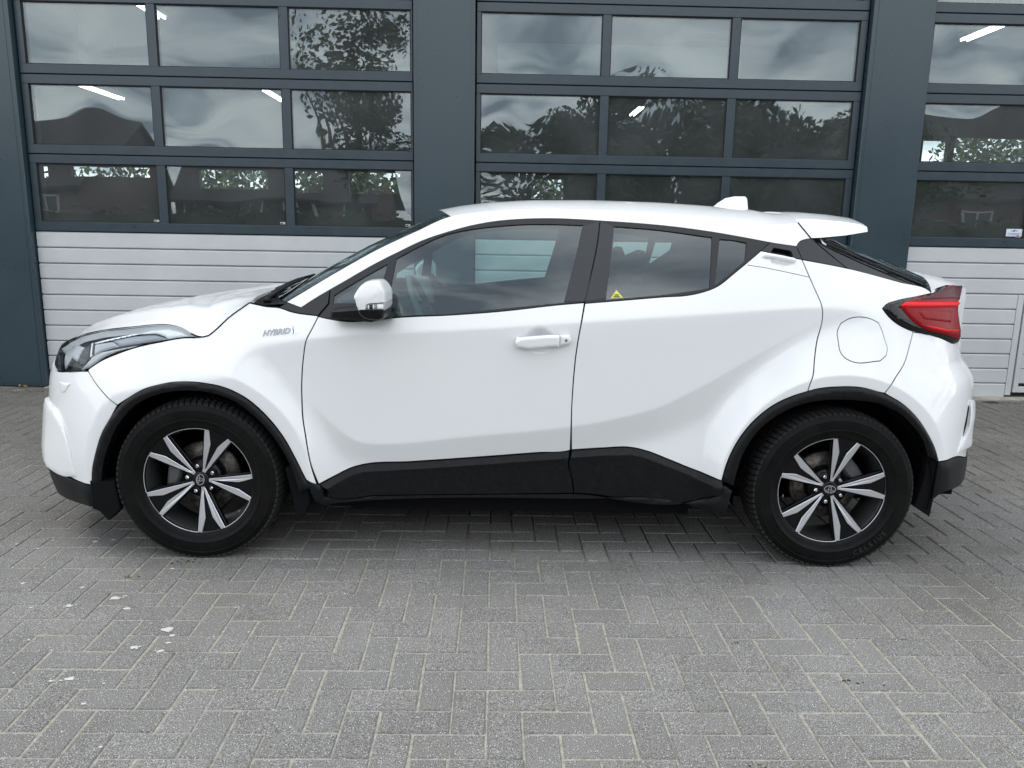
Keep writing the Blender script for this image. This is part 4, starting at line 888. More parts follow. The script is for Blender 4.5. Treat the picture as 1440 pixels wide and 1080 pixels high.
put('front_bumper', join(FRONT_BUMPER, mirror_geo(FRONT_BUMPER)), pm, CAR)
rb = panel_geo([LO['rear_bumper']], step=.018, extra=CP); put('rear_bumper', join(rb, mirror_geo(rb)), pm, CAR)
tg = panel_geo([LO['tailgate']], step=.025); TAILGATE = put('tailgate', join(tg, mirror_geo(tg)), pm, CAR)
# bumper corners standing proud, washer cover
for s in SIDES:
    w1_ = panel_geo([[(-2.16, .600), (-2.06, .598)] + C_['wing_f'][2:6] + [(-1.87, .312), (-2.02, .328), (-2.16, .345), (-2.40, .345), (-2.40, .57)]], off=lambda u, z: .002 + (.012 + .10 * np.maximum(.60 - z, 0)) * np.clip((-1.80 - u) / .22, 0, 1), bulge=.003, bw=.006, step=.012, depth=.04); put('bumper_corner', sided(w1_, s), pm, CAR)
    w2_ = panel_geo([[(2.04, .695), (2.12, .684), (2.25, .655), (2.40, .63), (2.40, .480), (2.05, .480), (1.93, .486), (1.893, .484)] + C_['wing_r'][6:]], off=lambda u, z: .002 + .017 * np.clip((u - 1.90) / .20, 0, 1) * np.clip((.705 - z) / .10, 0, 1) ** .7, bulge=.0025, bw=.006, step=.012, depth=.03); put('bumper_corner', sided(w2_, s), pm, CAR)
    put('bumper_slot', sided(panel_geo([X_['slot']], off=.0012, step=.012, gap=0, depth=.002), s), [MT['liner']] * 2, CAR)
    put('washer_cover', sided(panel_geo([X_['fog_tri']], off=.002, bulge=.0015, bw=.003, step=.006, gap=0, depth=.006, smooth=False), s), pm, CAR)
ff = panel_geo([skf + [(-1.712, .235), (-1.74, .205), (-1.95, .195), (-2.2, .19), (UC_F, .19)]], step=.02, bulge=.006, bw=.02, off=lambda u, z: .002 + .022 * np.clip((-1.80 - u) / .25, 0, 1), extra=None)
put('front_skirt', join(ff, mirror_geo(ff)), km, CAR)
rr_ = panel_geo([skr + [(UC_R, .295), (2.3, .30), (2.04, .312)] + X_['skirt_bot'][::-1] + [(1.735, .36)]], step=.02, bulge=.006, bw=.02)
put('rear_skirt', join(rr_, mirror_geo(rr_)), km, CAR)
# black grille slot and nose under the bonnet edge
gr_ = panel_geo([[(UC_F, .80), (-2.36, .795)] + hl[10:13][::-1] + hl[9:10] + [(-2.3, .845), (UC_F, .86)]], step=.03, off=-.004)
put('grille', join(gr_, mirror_geo(gr_)), [MT['black_gloss']] * 2, CAR)
sf = panel_geo([LO['side_frame']], step=.018, gap=.0)
# roof, bonnet, screens ---------------------------------------------------
def loft_geo(d, m=61, off=0.0, ridge=None, flipn=False):
    E = np.array(d['E']); bx = np.array(d['bx'])[:, None]; bz = np.array(d['bz'])[:, None]; n = np.array(d['n'])[:, None]
    w = np.sin(np.linspace(-1, 1, m) * math.pi / 2)[None] * .6 + np.linspace(-1, 1, m)[None] * .4
    X = E[:, :1] + bx * (1 - w ** 2); Y = E[:, 1:2] * -w; Z = E[:, 2:3] + bz * (1 - np.abs(w) ** n)
    if ridge is not None: Z = Z + ridge(np.linspace(0, 1, len(E))[:, None], w)
    pos = np.stack([X, Y, Z], -1); k = len(E)
    du = np.gradient(pos, axis=0); dw = np.gradient(pos, axis=1); nn = np.cross(du, dw); nn /= np.maximum(np.linalg.norm(nn, axis=-1, keepdims=True), 1e-12)
    if nn[k // 2, m // 2, 2] < 0: nn = -nn; fl = True
    else: fl = False
    pos = pos + off * nn
    Fc = []
    for i in range(k - 1):
        for j in range(m - 1):
            f = (i * m + j, (i + 1) * m + j, (i + 1) * m + j + 1, i * m + j + 1); Fc.append(f[::-1] if fl else f)
    a = pos.reshape(-1, 3)
    f0 = Fc[len(Fc) // 2]; q = np.cross(a[f0[1]] - a[f0[0]], a[f0[2]] - a[f0[0]])
    if q[2] < 0: Fc = [f[::-1] for f in Fc]
    return a, nn.reshape(-1, 3), Fc, [0] * len(Fc), pos
def thick(g, d, m):
    """give a lofted sheet its folded edge"""
    V, Nn, Fc, Mi, pos = g; k = pos.shape[0]
    loop = [(0, j) for j in range(m)] + [(i, m - 1) for i in range(1, k)] + [(k - 1, j) for j in range(m - 2, -1, -1)] + [(i, 0) for i in range(k - 2, 0, -1)]
    idx = [i * m + j for i, j in loop]; n0 = len(V); n = len(idx); top = V[idx]; bot = top - d * Nn[idx]
    rn = np.cross(np.roll(top, -1, 0) - np.roll(top, 1, 0), Nn[idx]); rn /= np.maximum(np.linalg.norm(rn, axis=1, keepdims=True), 1e-12)
    cen = top.mean(0); sgn = np.sign(((top - cen) * rn).sum(1).mean()); rn *= sgn
    F2 = [(n0 + i, n0 + n + i, n0 + n + (i + 1) % n, n0 + (i + 1) % n) for i in range(n)]
    q = np.cross(bot[0] - top[0], bot[1] - top[0])
    if (q * rn[0]).sum() < 0: F2 = [f[::-1] for f in F2]
    return np.concatenate([V, top, bot]), np.concatenate([Nn, rn, rn]), Fc + F2, Mi + [1] * n
def hood_ridge(t_, w):
    a = np.abs(w); return .010 * np.exp(-((a - .70) / .10) ** 2) * np.sin(np.clip(t_, 0, 1) * math.pi) ** .5
put('hood', thick(loft_geo(LOFTS['hood'], 81, ridge=hood_ridge), .03, 81), pm, CAR)
roof_g = thick(loft_geo(LOFTS['roof'], 81), .002, 81)
put('roof', join(roof_g, sf, mirror_geo(sf)), pm, CAR)
WS = put('windshield', thick(loft_geo(LOFTS['windshield'], 61, off=-.004), .005, 61), [MT['screen_glass'], MT['trim']], CAR)
# black border of the windscreen along both pillars
for s in (0, 1):
    d = loft_geo(LOFTS['windshield'], 61, off=-.002); pos = d[4]; nn = d[1].reshape(pos.shape)
    sl = slice(0, 5) if s == 0 else slice(56, 61); q = pos[:, sl]; m = q.shape[1]; k = q.shape[0]
    Fc = [(i * m + j, (i + 1) * m + j, (i + 1) * m + j + 1, i * m + j + 1) for i in range(k - 1) for j in range(m - 1)]
    link('glass_border', mesh('glass_border', q.reshape(-1, 3), Fc, MT['trim'], None, True), WS)
LOFTS['rear_glass'] = {k: v[2:] for k, v in LOFTS['rear_glass'].items()}
put('rear_window', thick(loft_geo(LOFTS['rear_glass'], 61, off=.002), .02, 61), [MT['dark_glass'], MT['black_gloss']], CAR)
# bright mouldings running down both sides of the rear window
d = LOFTS['rear_glass']; pos = loft_geo(d, 61, off=.006)[4]
for q in (3, 6, 54, 57): MB().tube([tuple(v) for v in pos[1:-1, q]], .0035, 6).build('moulding', MT['black_gloss'], CAR, True)
# tailgate shelf between rear window and lamps
Er = np.array(d['E'])[-1]; rowA = pos[-1] - [0, 0, .01]
us = np.linspace(2.0, UC_R, 31); top = P(us, np.full(31, 1.158)); row = np.concatenate([top, top[::-1][1:] * [1, -1, 1]])
rowB = np.array([[np.interp(i, np.linspace(0, 60, len(row)), row[:, c]) for c in range(3)] for i in range(61)])
if (rowA[0, 1] > 0) != (rowB[0, 1] > 0): rowB = rowB[::-1]
V = []
for t_ in np.linspace(0, 1, 9):
    q = rowA * (1 - t_) + rowB * t_; q[:, 2] += .022 * (4 * t_ * (1 - t_)) ** .8 * (1 - (np.abs(q[:, 1]) / .6) ** 2).clip(0, 1) + .0; V.append(q)
V = np.array(V); Fc = [(i * 61 + j, i * 61 + j + 1, (i + 1) * 61 + j + 1, (i + 1) * 61 + j) for i in range(8) for j in range(60)]
me = mesh('tailgate_lip', V.reshape(-1, 3), Fc, MT['paint'], None, True); link('tailgate_lip', me, TAILGATE)
# spoiler
yE = .56
prof = [(1.165, 1.448), (1.25, 1.449), (1.38, 1.441), (1.462, 1.431), (1.486, 1.419), (1.478, 1.400), (1.386, 1.383), (1.262, 1.371), (1.20, 1.368)]
rows = []
for w in np.linspace(-1, 1, 33):
    a = 1 - abs(w) ** 2.4; yy = w * (yE + .03)
    rows.append([(x + .075 * (1 - w * w) * (.6 if k in (0, 8) else 1), yy * (1.05 if k in (7, 8) else 1.0 if k in (5, 6) else .95 if k == 4 else .91 + .03 * (k == 0)), z + a * (.040 if k < 5 else .030)) for k, (x, z) in enumerate(prof)])
V = np.array(rows).reshape(-1, 3); n = len(prof)
Fc = [(i * n + j, i * n + (j + 1) % n, (i + 1) * n + (j + 1) % n, (i + 1) * n + j) for i in range(32) for j in range(n)]
Fc += [tuple(range(n))[::-1], tuple(32 * n + j for j in range(n))]
me = mesh('spoiler', V, Fc, MT['paint'], None, True); me.set_sharp_from_angle(angle=rad(32)); link('spoiler', me, CAR)
# dark joint between roof side and spoiler
for s in SIDES:
    q = np.array(C_['spoil_seam']); q = P(q[:, 0], q[:, 1]) + .0012 * N(q[:, 0], q[:, 1])
    MB().tube([tuple(v * [1, s, 1]) for v in q], .0026, 6).build('spoiler_joint', MT['liner'], CAR, True)
# roof aerial
fin = [(.954, 1.500), (.985, 1.528), (1.02, 1.551), (1.065, 1.561), (1.118, 1.562), (1.127, 1.553), (1.129, 1.530), (1.131, 1.500)]
rows = []
for y, k in ((-.020, .80), (-.017, .93), (-.008, .99), (0, 1), (.008, .99), (.017, .93), (.020, .80)):
    rows.append([(1.05 + (x - 1.05) * (.9 + .1 * k), y * (1.4 - .9 * (z - 1.5) / .06), 1.5 + (z - 1.5) * k) for x, z in fin])
V = np.array(rows).reshape(-1, 3); n = len(fin); Fc = [(i * n + j, (i + 1) * n + j, (i + 1) * n + j + 1, i * n + j + 1) for i in range(6) for j in range(n - 1)]
Fc += [tuple(range(n)), tuple(6 * n + j for j in range(n))[::-1]]
link('aerial_fin', mesh('aerial_fin', V, Fc, MT['paint'], None, True), CAR)
# black claddings ----------------------------------------------------------
def ring_loop(o, i): return o + i[::-1]
a_f = ring_loop(af, C_['arch_f_in']); a_r = ring_loop(ar, C_['arch_r_in'])
for s in SIDES:
    put('wheel_arch_trim', sided(panel_geo([a_f], off=.006, bulge=.010, bw=.016, step=.011, depth=.05, gap=.001), s), km, CAR)
    put('wheel_arch_trim', sided(panel_geo([a_r], off=.006, bulge=.010, bw=.016, step=.011, depth=.05, gap=.001), s), km, CAR)
    put('arch_lip', sided(panel_geo([X_['arch_lip']], off=-.030, bulge=.004, bw=.006, step=.01, depth=.02, gap=0), s), km, CAR)
    sg = C_['sill_gap']
    def ridge_off(curve, hi=.020, w_=.027):
        L_ = np.array(list(curve) + list(curve)[::-1][1:-1])
        def f(u, z):
            d_ = bdist(np.stack([u, z], -1), [L_]); return .003 + hi * np.clip(d_ / w_, 0, 1) - .16 * np.maximum(d_ - w_, 0)
        return f
    def ridge_rows(curve, w_=.027):
        q = resamp([tuple(v) for v in curve], .008); q = q[:int(len(q) / 2)]; return np.concatenate([q - [0, w_ + e_] for e_ in (-.004, 0, .004)])
    put('sill_trim', sided(panel_geo([C_['sill_top_f'] + C_['door_b_low'][1:] + sg[1:4][::-1] + [(-.79, .30)]], off=ridge_off(C_['sill_top_f']), extra=ridge_rows(C_['sill_top_f']), step=.012, depth=.04), s), km, parts['front_door', s])
    put('sill_trim', sided(panel_geo([C_['sill_top_r'] + sg[5:][::-1] + C_['door_b_low'][::-1][:-1]], off=ridge_off(C_['sill_top_r']), extra=ridge_rows(C_['sill_top_r']), step=.012, depth=.04), s), km, parts['rear_door', s])
    rk = C_['rocker_bot']
    put('rocker', sided(panel_geo([[af[15]] + [(-.80, .325)] + sg[1:] + [(.853, .37)] + rk[::-1]], off=.002, bulge=.008, bw=.02, step=.015, depth=.05), s), km, CAR)
    # window frames and glass
    WF = put('window_frame', sided(panel_geo([FRONT_FRAME, C_['glass_f'], C_['glass_q']], off=-.001, step=.02, gap=.0016, depth=.02), s), tm, parts['front_door', s])
    WR = put('window_frame', sided(panel_geo([REAR_FRAME, C_['glass_r'], C_['glass_s']], off=-.001, step=.02, gap=.0016, depth=.02), s), tm, parts['rear_door', s])
    for key, par in (('glass_f', 'front_door'), ('glass_q', 'front_door'), ('glass_r', 'rear_door'), ('glass_s', 'rear_door')):
        put('window', sided(panel_geo([C_[key]], off=-.007, step=.03, gap=-.004, depth=.004), s), [MT['car_glass'], MT['black_gloss']], parts[par, s])
    # satin film on the door pillars
    bb = C_['door_b']
    gf, gr2 = C_['glass_f'], C_['glass_r']
    put('pillar_film', sided(panel_geo([[gf[7], bb[0], bb[1], bb[2], bb[3], gf[10], gf[9], gf[8]]], off=.0006, step=.03, gap=.0034, depth=.003), s), [MT['pillar_film']] * 2, parts['front_door', s])
    put('pillar_film', sided(panel_geo([[bb[0], gr2[0], gr2[8], bb[3], bb[2], bb[1]]], off=.0006, step=.03, gap=.0034, depth=.003), s), [MT['pillar_film']] * 2, parts['rear_door', s])
    put('pillar_cover', sided(panel_geo([C_['corner_black']], off=.001, step=.02), s), tm, CAR)
    hb_ = [v for v in C_['handle_black']]
    put('handle_surround', sided(panel_geo([hb_, X_['rh_hole']], off=.0, step=.012, gap=.0012), s), [MT['pillar_film']] * 2, parts['rear_door', s])
    put('handle_recess', sided(panel_geo([X_['rh_hole']], off=-.022, step=.012, gap=-.008, depth=.01), s), [MT['black_gloss']] * 2, parts['rear_door', s])
    put('door_handle', sided(panel_geo([X_['rh_bar']], off=.002, bulge=.010, bw=.012, step=.006, gap=.0005, depth=.012), s), pm, parts['rear_door', s])
    put('pillar_cover', sided(panel_geo([C_['cpil_black']], off=-.0015, step=.016), s), [MT['pillar_film']] * 2, CAR)
    lg = X_['ledge']; put('handle_joint', sided(panel_geo([lg + [(a, b - .0022) for a, b in lg[::-1]]], off=.0003, step=.02, gap=0, depth=.001), s), [MT['liner']] * 2, parts['rear_door', s])
    o = MB().prism(X_['winglet'], -.615, -.585, bev=.006).build('side_deflector', MT['black_gloss'], CAR); o.scale = (1, s, 1)
    put('tailgate_side', sided(panel_geo([C_['hatch_black']], off=-.0025, step=.016), s), [MT['pillar_film']] * 2, CAR)
    # front door handle: bar, cap with key hole
    H = empty('door_handle', (0, 0, 0), 0, parts['front_door', s]); hf = C_['handle_f']
    xs_ = [v[0] for v in hf]; zc_ = hfc[1]
    split = hf[4][0] + .004
    barL = [v for v in hf if v[0] <= split]; up = [v for v in hf[:6]]; 
    bar = hf[:5] + [(split, hf[4][1]), (split, hf[8][1])] + hf[8:]
    capp = [(split + .002, hf[4][1] - .001)] + hf[5:8] + [(split + .002, hf[8][1] + .001)]
    def arch(u, z): return .016 + .012 * np.clip(1 - ((u - np.mean(xs_)) / .13) ** 2, 0, 1)
    put('handle_bar', sided(panel_geo([bar], off=arch, bulge=.007, bw=.011, step=.006, gap=0, depth=.012), s), pm, H)
    put('handle_cap', sided(panel_geo([capp], off=.020, bulge=.006, bw=.010, step=.006, gap=0, depth=.03), s), pm, H)
    if s == 1:
        kc = (np.mean([v[0] for v in capp]) , np.mean([v[1] for v in capp]))
        q = P(kc[0], kc[1]) + .0265 * N(kc[0], kc[1])
        MB().lathe([(.0, -.001), (.0055, -.001), (.0065, .002)], 14).build('key_hole', MT['chrome'], H, loc=tuple(q))
    MB().box(-.006, .006, -.012, .018, -.012, .012, c=.003).build('handle_foot', MT['paint'], H, loc=tuple((P(hf[1][0] + .008, zc_) + .006 * N(hf[1][0], zc_)) * [1, s, 1]))
LINER = []
for loops in ([LO['front_fender']], [LO['front_door']], [LO['rear_door']], [LO['rear_quarter_panel']], [LO['front_bumper']], [LO['rear_bumper']], [LO['tailgate']], [LO['side_frame']],
              [FRONT_FRAME, C_['glass_f'], C_['glass_q']], [REAR_FRAME, C_['glass_r'], C_['glass_s']], [C_['handle_black']], [C_['cpil_black']], [C_['hatch_black']], [C_['corner_black']]):
    g_ = panel_geo(loops, off=-.030, gap=-.006, step=.03, bstep=.03, rim=False); LINER += [g_, mirror_geo(g_)]
put('body_shell', join(*LINER), [MT['liner']], CAR)
GAP_SHADE = []  # dark strips close behind the panel gaps, standing in for their shade
for nm_ in ('front_fender', 'front_door', 'rear_door', 'rear_quarter_panel', 'flap'):
    lp = C_['flap'] if nm_ == 'flap' else LO[nm_]
    q = np.array(clean(lp), float); q = q if area(q) > 0 else q[::-1]; q = smooth_loop(q, .012)
    g_ = panel_geo([[tuple(v) for v in inset(q, -.005)], [tuple(v) for v in inset(q, .009)]], off=-.0050, gap=0, step=.05, bstep=.02, rim=False, smooth=False)
    for s in SIDES: put('panel_gap_shade', sided(g_, s), [MT['liner']], CAR)
# underside with boxes and strips added to deepen its shade, engine bay, wheel housings
mb = MB()
mb.box(-.80, .84, -.58, .58, .16, .30); mb.box(-.74, .78, -.55, .55, .122, .17); mb.box(-.72, .76, -.71, -.60, .168, .3); mb.box(-.72, .76, .60, .71, .168, .3); mb.box(-2.0, -1.72, -.62, .62, .2, .6); mb.box(-1.74, -.86, -.52, .52, .17, .85); mb.box(.88, 1.76, -.56, .56, .2, .62); mb.box(1.76, 1.98, -.60, .60, .24, .6)
mb.build('underbody_shade_boxes', MT['liner'], CAR)
for cx0 in (-1.32, 1.32):
    for s in SIDES:
        mb = MB(); n = 28; V = []
        for y in (-.865 * s, -.55 * s):
            for i in range(n + 1):
                a = math.pi * (1.06 - 1.12 * i / n); V.append((cx0 + .415 * math.cos(a), y, .335 + .405 * math.sin(a)))
        mb.add(V, [(i, i + 1, n + 2 + i, n + 1 + i) for i in range(n)]); mb.add([V[n + 1 + i] for i in range(n + 1)], [tuple(range(n + 1))])
        mb.build('wheel_housing', MT['liner'], CAR, True)
# mud flaps
for s in SIDES:
    fl = X_['rear_flap']
    MB().prism(fl, -.855, -.815, bev=.004).build('mud_flap', MT['liner'], CAR) if s == 1 else MB().prism(fl, .815, .855).build('mud_flap', MT['plastic'], CAR)
    f1_ = [(-.955, .40), (-.905, .41), (-.862, .335), (-.855, .262), (-.880, .200), (-.918, .165), (-.925, .25)]
    f2_ = [(-1.765, .33), (-1.665, .33), (-1.650, .21), (-1.702, .158), (-1.735, .20), (-1.765, .212)]
    for f_ in (f1_, f2_):
        y0, y1 = (-.872, -.80) if s == 1 else (.80, .872)
        MB().prism(f_, y0, y1, bev=.004 if s == 1 else 0).build('mud_flap', MT['liner'], CAR)
# lamps ----------------------------------------------------------------------
for s in SIDES:
    Hd = empty('headlight', (0, 0, 0), 0, CAR)
    put('lamp_housing', sided(panel_geo([hl], off=-.040, step=.022, gap=-.004, depth=-.040), s), [MT['lamp_dark'], MT['trim']], Hd)
    for key, m_k, o_, nm_ in (('hl_strip', 'lamp_tube', -.022, 'daytime_light'), ('hl_white', 'lamp_white', -.012, 'reflector'), ('hl_chrome', 'chrome', -.020, 'bezel'), ('hl_grey', 'lamp_grey', -.026, 'reflector'),
                              ('hl_low', 'lamp_grey', -.018, 'bezel'), ('hl_proj', 'black_gloss', -.024, 'projector'), ('hl_ring', 'lamp_white', -.018, 'bezel'), ('hl_left', 'lamp_grey', -.026, 'reflector')):
        put(nm_, sided(panel_geo([X_[key]], off=o_, bulge=.005, bw=.008, step=.006, gap=.001, depth=.014, smooth=False), s), [MT[m_k]] * 2, Hd)
    put('lens', sided(panel_geo([hl], off=.001, bulge=.004, bw=.02, step=.018, gap=.003, depth=.012), s), [MT['lamp_clear'], MT['black_gloss']], Hd)
    Tl = empty('tail_light', (0, 0, 0), 0, CAR)
    put('lamp_surround', sided(panel_geo([tl], off=.002, bulge=.014, bw=.03, step=.007, gap=.001, depth=.03), s), [MT['black_gloss']] * 2, Tl)
    put('lens', sided(panel_geo([C_['tl_red']], off=.017, bulge=.008, bw=.03, step=.007, gap=0, depth=.02), s), [MT['red'], MT['red_dark']], Tl)
    put('upper_lens', sided(panel_geo([X_['tl_up']], off=.022, bulge=.005, bw=.02, step=.006, gap=0, depth=.01, smooth=False), s), [MT['red_dark']] * 2, Tl)
    put('light_bar', sided(panel_geo([X_['tl_bar']], off=.024, bulge=.009, bw=.012, step=.004, gap=0, depth=.014, smooth=False), s), [MT['red_bright']] * 2, Tl)
    put('light_bar', sided(panel_geo([X_['tl_bar2']], off=.023, bulge=.006, bw=.009, step=.004, gap=0, depth=.01, smooth=False), s), [MT['red_bright']] * 2, Tl)
    put('reflector', sided(panel_geo([X_['tl_in']], off=.0245, bulge=.004, bw=.006, step=.006, gap=0, depth=.01, smooth=False), s), [MT['red'], MT['red_dark']], Tl)
    for k_ in ('tl_rib', 'tl_rib2'): put('lamp_rib', sided(panel_geo([X_[k_]], off=.014, bulge=.004, bw=.004, step=.006, gap=0, depth=.006), s), [MT['trim']] * 2, Tl)
# door mirrors -----------------------------------------------------------------
def loft_poly(poly, secs, cx_, cz_):
    q = np.array(poly); q = q if area(q) > 0 else q[::-1]
    q = resamp([tuple(v) for v in q], .006); n = len(q); V = []
    for y, sx_, sz_, dx in secs: V += [(cx_ + (x - cx_) * sx_ + dx, y, cz_ + (z - cz_) * sz_) for x, z in q]
    k = len(secs); Fc = [(i * n + j, i * n + (j + 1) % n, (i + 1) * n + (j + 1) % n, (i + 1) * n + j) for i in range(k - 1) for j in range(n)]
    Fc += [tuple(range(n))[::-1], tuple((k - 1) * n + j for j in range(n))]
    return np.array(V), [f[::-1] for f in Fc]
for s in SIDES:
    Mr = empty('side_mirror', (0, 0, 0), 0, CAR)
    secs = [(-.865, .80, .82, .01), (-.90, .95, .95, .004), (-.94, 1.0, 1.0, 0), (-.985, .985, .985, 0), (-1.02, .965, .965, .002), (-1.045, .925, .925, .003), (-1.056, .87, .87, .004), (-1.062, .78, .78, .006)]
    for key, mm, nm_, k_ in (('mirror_cap', 'paint', 'mirror_cap', 1.0), ('mirror_base', 'plastic', 'mirror_foot', .985)):
        sc_ = [(y, a * k_, b * k_, d_) for y, a, b, d_ in secs]
        V, Fc = loft_poly(X_[key], sc_, -.56, 1.115)
        V = V * [1, s, 1]
        if s == -1: Fc = [f[::-1] for f in Fc]
        me = mesh(nm_, V, Fc, MT[mm], None, True); me.set_sharp_from_angle(angle=rad(50)); link(nm_, me, Mr)
    secs2 = [(y + .002, a * .99, b * .99, d_) for y, a, b, d_ in secs[:-1]]
    V, Fc = loft_poly(X_['mirror_signal'], secs2, -.56, 1.115); V = V * [1, s, 1]
    if s == -1: Fc = [f[::-1] for f in Fc]
    link('turn_signal', mesh('turn_signal', V, Fc, MT['lamp_grey'], None, True), Mr)
    sg_ = np.array(X_['mirror_signal']); lo_, hi_ = sg_.min(0), sg_.max(0); dx_, dz_ = hi_ - lo_
    for f0, f1, g0, g1, mk in ((.03, .14, .25, .55, 'lamp_grey'), (.19, .25, .2, .72, 'lamp_white'), (.29, .40, .18, .74, 'black_gloss'), (.44, .50, .2, .78, 'lamp_white'), (.53, .57, .2, .8, 'lamp_grey'), (.65, .93, .22, .82, 'lamp_white')):
        V, Fc = loft_poly([(lo_[0] + f0 * dx_, lo_[1] + g0 * dz_), (lo_[0] + f1 * dx_, lo_[1] + g0 * dz_), (lo_[0] + f1 * dx_, lo_[1] + g1 * dz_), (lo_[0] + f0 * dx_, lo_[1] + g1 * dz_)], [(y - .003, a * 1.01, b * 1.0, d_) for y, a, b, d_ in secs[2:-1]], -.56, 1.115)
        V = V * [1, s, 1]
        link('signal_reflector', mesh('signal_reflector', V, Fc, MT[mk], None, True), Mr)
    mb = MB().prism([(-.74, 1.03), (-.735, 1.062), (-.60, 1.075), (-.52, 1.06), (-.50, 1.035), (-.58, 1.018)], -.93, -.80, bev=.008)
    o = mb.build('mirror_arm', MT['plastic'], Mr); o.scale = (1, s, 1)
    o = MB().box(-.514, -.507, -1.02, -.90, 1.075, 1.145, c=.003).build('mirror_glass', MT['chrome'], Mr); o.scale = (1, s, 1)
    put('corner_trim', sided(panel_geo([X_['mirror_sail']], off=-.014, step=.015, gap=0, depth=.004), s), tm, parts['front_door', s])
# cowl and wipers -----------------------------------------------------------------
hd = LOFTS['hood']; Eh = np.array(hd['E'])[-1]; bxh, bzh, nh = hd['bx'][-1], hd['bz'][-1], hd['n'][-1]
wd = LOFTS['windshield']; Ew = np.array(wd['E'])[0]; bxw, bzw, nw = wd['bx'][0], wd['bz'][0], wd['n'][0]
V = []; m = 41
for t_ in np.linspace(0, 1, 7):
    for w in np.linspace(-1, 1, m):
        A = np.array((Eh[0] + bxh * (1 - w * w), -Eh[1] * w * -1, Eh[2] + bzh * (1 - abs(w) ** nh) - .012)); Bq = np.array((Ew[0] + bxw * (1 - w * w), Ew[1] * w, Ew[2] + bzw * (1 - abs(w) ** nw) - .006))
        A[1] = Eh[1] * w; q = A * (1 - t_) + Bq * t_; q[2] -= .035 * math.sin(math.pi * t_) * (1 - w ** 8) ; V.append(q)
Fc = [(i * m + j, i * m + j + 1, (i + 1) * m + j + 1, (i + 1) * m + j) for i in range(6) for j in range(m - 1)]
COWL = link('cowl', mesh('cowl', V, Fc, MT['plastic'], None, True), CAR)
def wsp(t_, w, off):
    g_ = loft_geo(wd, 61, off=off)[4]; i = t_ * (g_.shape[0] - 1); j = (w + 1) / 2 * 60
    return tuple(g_[int(round(i)), int(round(j))])
for key, r_ in (('wiper_a', .009), ('wiper_b', .008), ('wiper_c', .007)):
    Wp = empty('wiper', (0, 0, 0), 0, CAR); pts = [Vector(v) for v in X_[key]]
    MB().tube(pts, [r_ * 1.3] + [r_] * (len(pts) - 2) + [r_ * .6], 8).build('wiper_arm', MT['plastic'], Wp, True)
    MB().tube([v + Vector((.012, .02, -.018)) for v in pts[1:]], r_ * .8, 6).build('wiper_blade', MT['plastic'], Wp, True)
    MB().lathe([(0, -.02), (.016, -.018), (.018, .0), (.0, .01)], 12).build('wiper_pivot', MT['plastic'], Wp, True, loc=tuple(pts[0]), rot=(rad(90), 0, 0))
for s in SIDES:  # black tube laid along the bonnet gap in place of its shadow
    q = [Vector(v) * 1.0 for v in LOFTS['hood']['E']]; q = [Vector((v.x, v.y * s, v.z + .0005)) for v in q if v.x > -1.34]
    MB().tube(q, .0028, 6).build('bonnet_gap_shade', MT['liner'], CAR, True)
# wheels ------------------------------------------------------------------------------
RT_ = .3435; RR = .2345
def tyre_geo():
    mb = MB(); n = 120
    half_ = [(.222, -.078), (.228, -.092), (.238, -.0985), (.246, -.1005), (.262, -.1065), (.2635, -.1085), (.268, -.1085), (.2695, -.1072), (.288, -.1085), (.304, -.1065), (.3055, -.1075), (.309, -.1070), (.3105, -.1055), (.322, -.1005), (.331, -.094), (.3365, -.086)]
    mid = [(.3385, -.083), (.3415, -.0625), (.3325, -.0620), (.3325, -.0545), (.3420, -.0540), (.3432, -.0250), (.3335, -.0245), (.3335, -.0170), (.3435, -.0165)]
    pr = half_ + mid; pr = pr + [(r, -y) for r, y in pr[::-1]]
    mb.lathe(pr, n)
    # shoulder blocks and sipes as raised bars
    for k in range(84):
        a = 2 * math.pi * k / 84
        for y0, y1, r0, r1 in ((-.0985, -.0640, .3265, .3445), (.0640, .0985, .3265, .3445), (-.0525, -.0262, .338, .3452), (.0262, .0525, .338, .3452), (-.0155, .0155, .339, .3455)):
            da = .029 if abs(y0) > .06 or abs(y1) > .09 else .027; aa = a + (.02 if y0 > -.06 and y0 < 0 else 0) + (.037 if y0 > 0 else 0); sk = .012
            V = []
            for r, sh in ((r0, 1.0), (r1, .92)):
                for y, sg2 in ((y0, -1), (y1, 1)):
                    rr2 = r - (.010 if (abs(y) > .09 and r > .34) else 0)
                    for d_ in (-da * sh, da * sh): V.append((rr2 * math.cos(aa + d_ + sk * sg2), y, rr2 * math.sin(aa + d_ + sk * sg2)))
            mb.add(V, [(4, 5, 7, 6), (0, 4, 6, 2), (1, 3, 7, 5), (0, 1, 5, 4), (2, 6, 7, 3)], 1)
    # fine ribbing on the sidewall between two radii
    for k in range(150):
        if (k // 15) % 2: continue
        a = 2 * math.pi * k / 150
        for rr_a, rr_b, y in ((.272, .300, -.1082),):
            V = [(rr_a * math.cos(a - .004), y - .0006, rr_a * math.sin(a - .004)), (rr_b * math.cos(a + .030 - .004), y - .0008, rr_b * math.sin(a + .026)), (rr_b * math.cos(a + .034), y - .0008, rr_b * math.sin(a + .034)), (rr_a * math.cos(a + .004), y - .0006, rr_a * math.sin(a + .004)),
                 (rr_a * math.cos(a), y + .003, rr_a * math.sin(a)), (rr_b * math.cos(a + .03), y + .003, rr_b * math.sin(a + .03))]
            mb.add(V, [(0, 3, 2, 1), (0, 1, 5, 4), (3, 4, 5, 2)])
    return mb
HUBZ = .335
TY = tyre_geo()
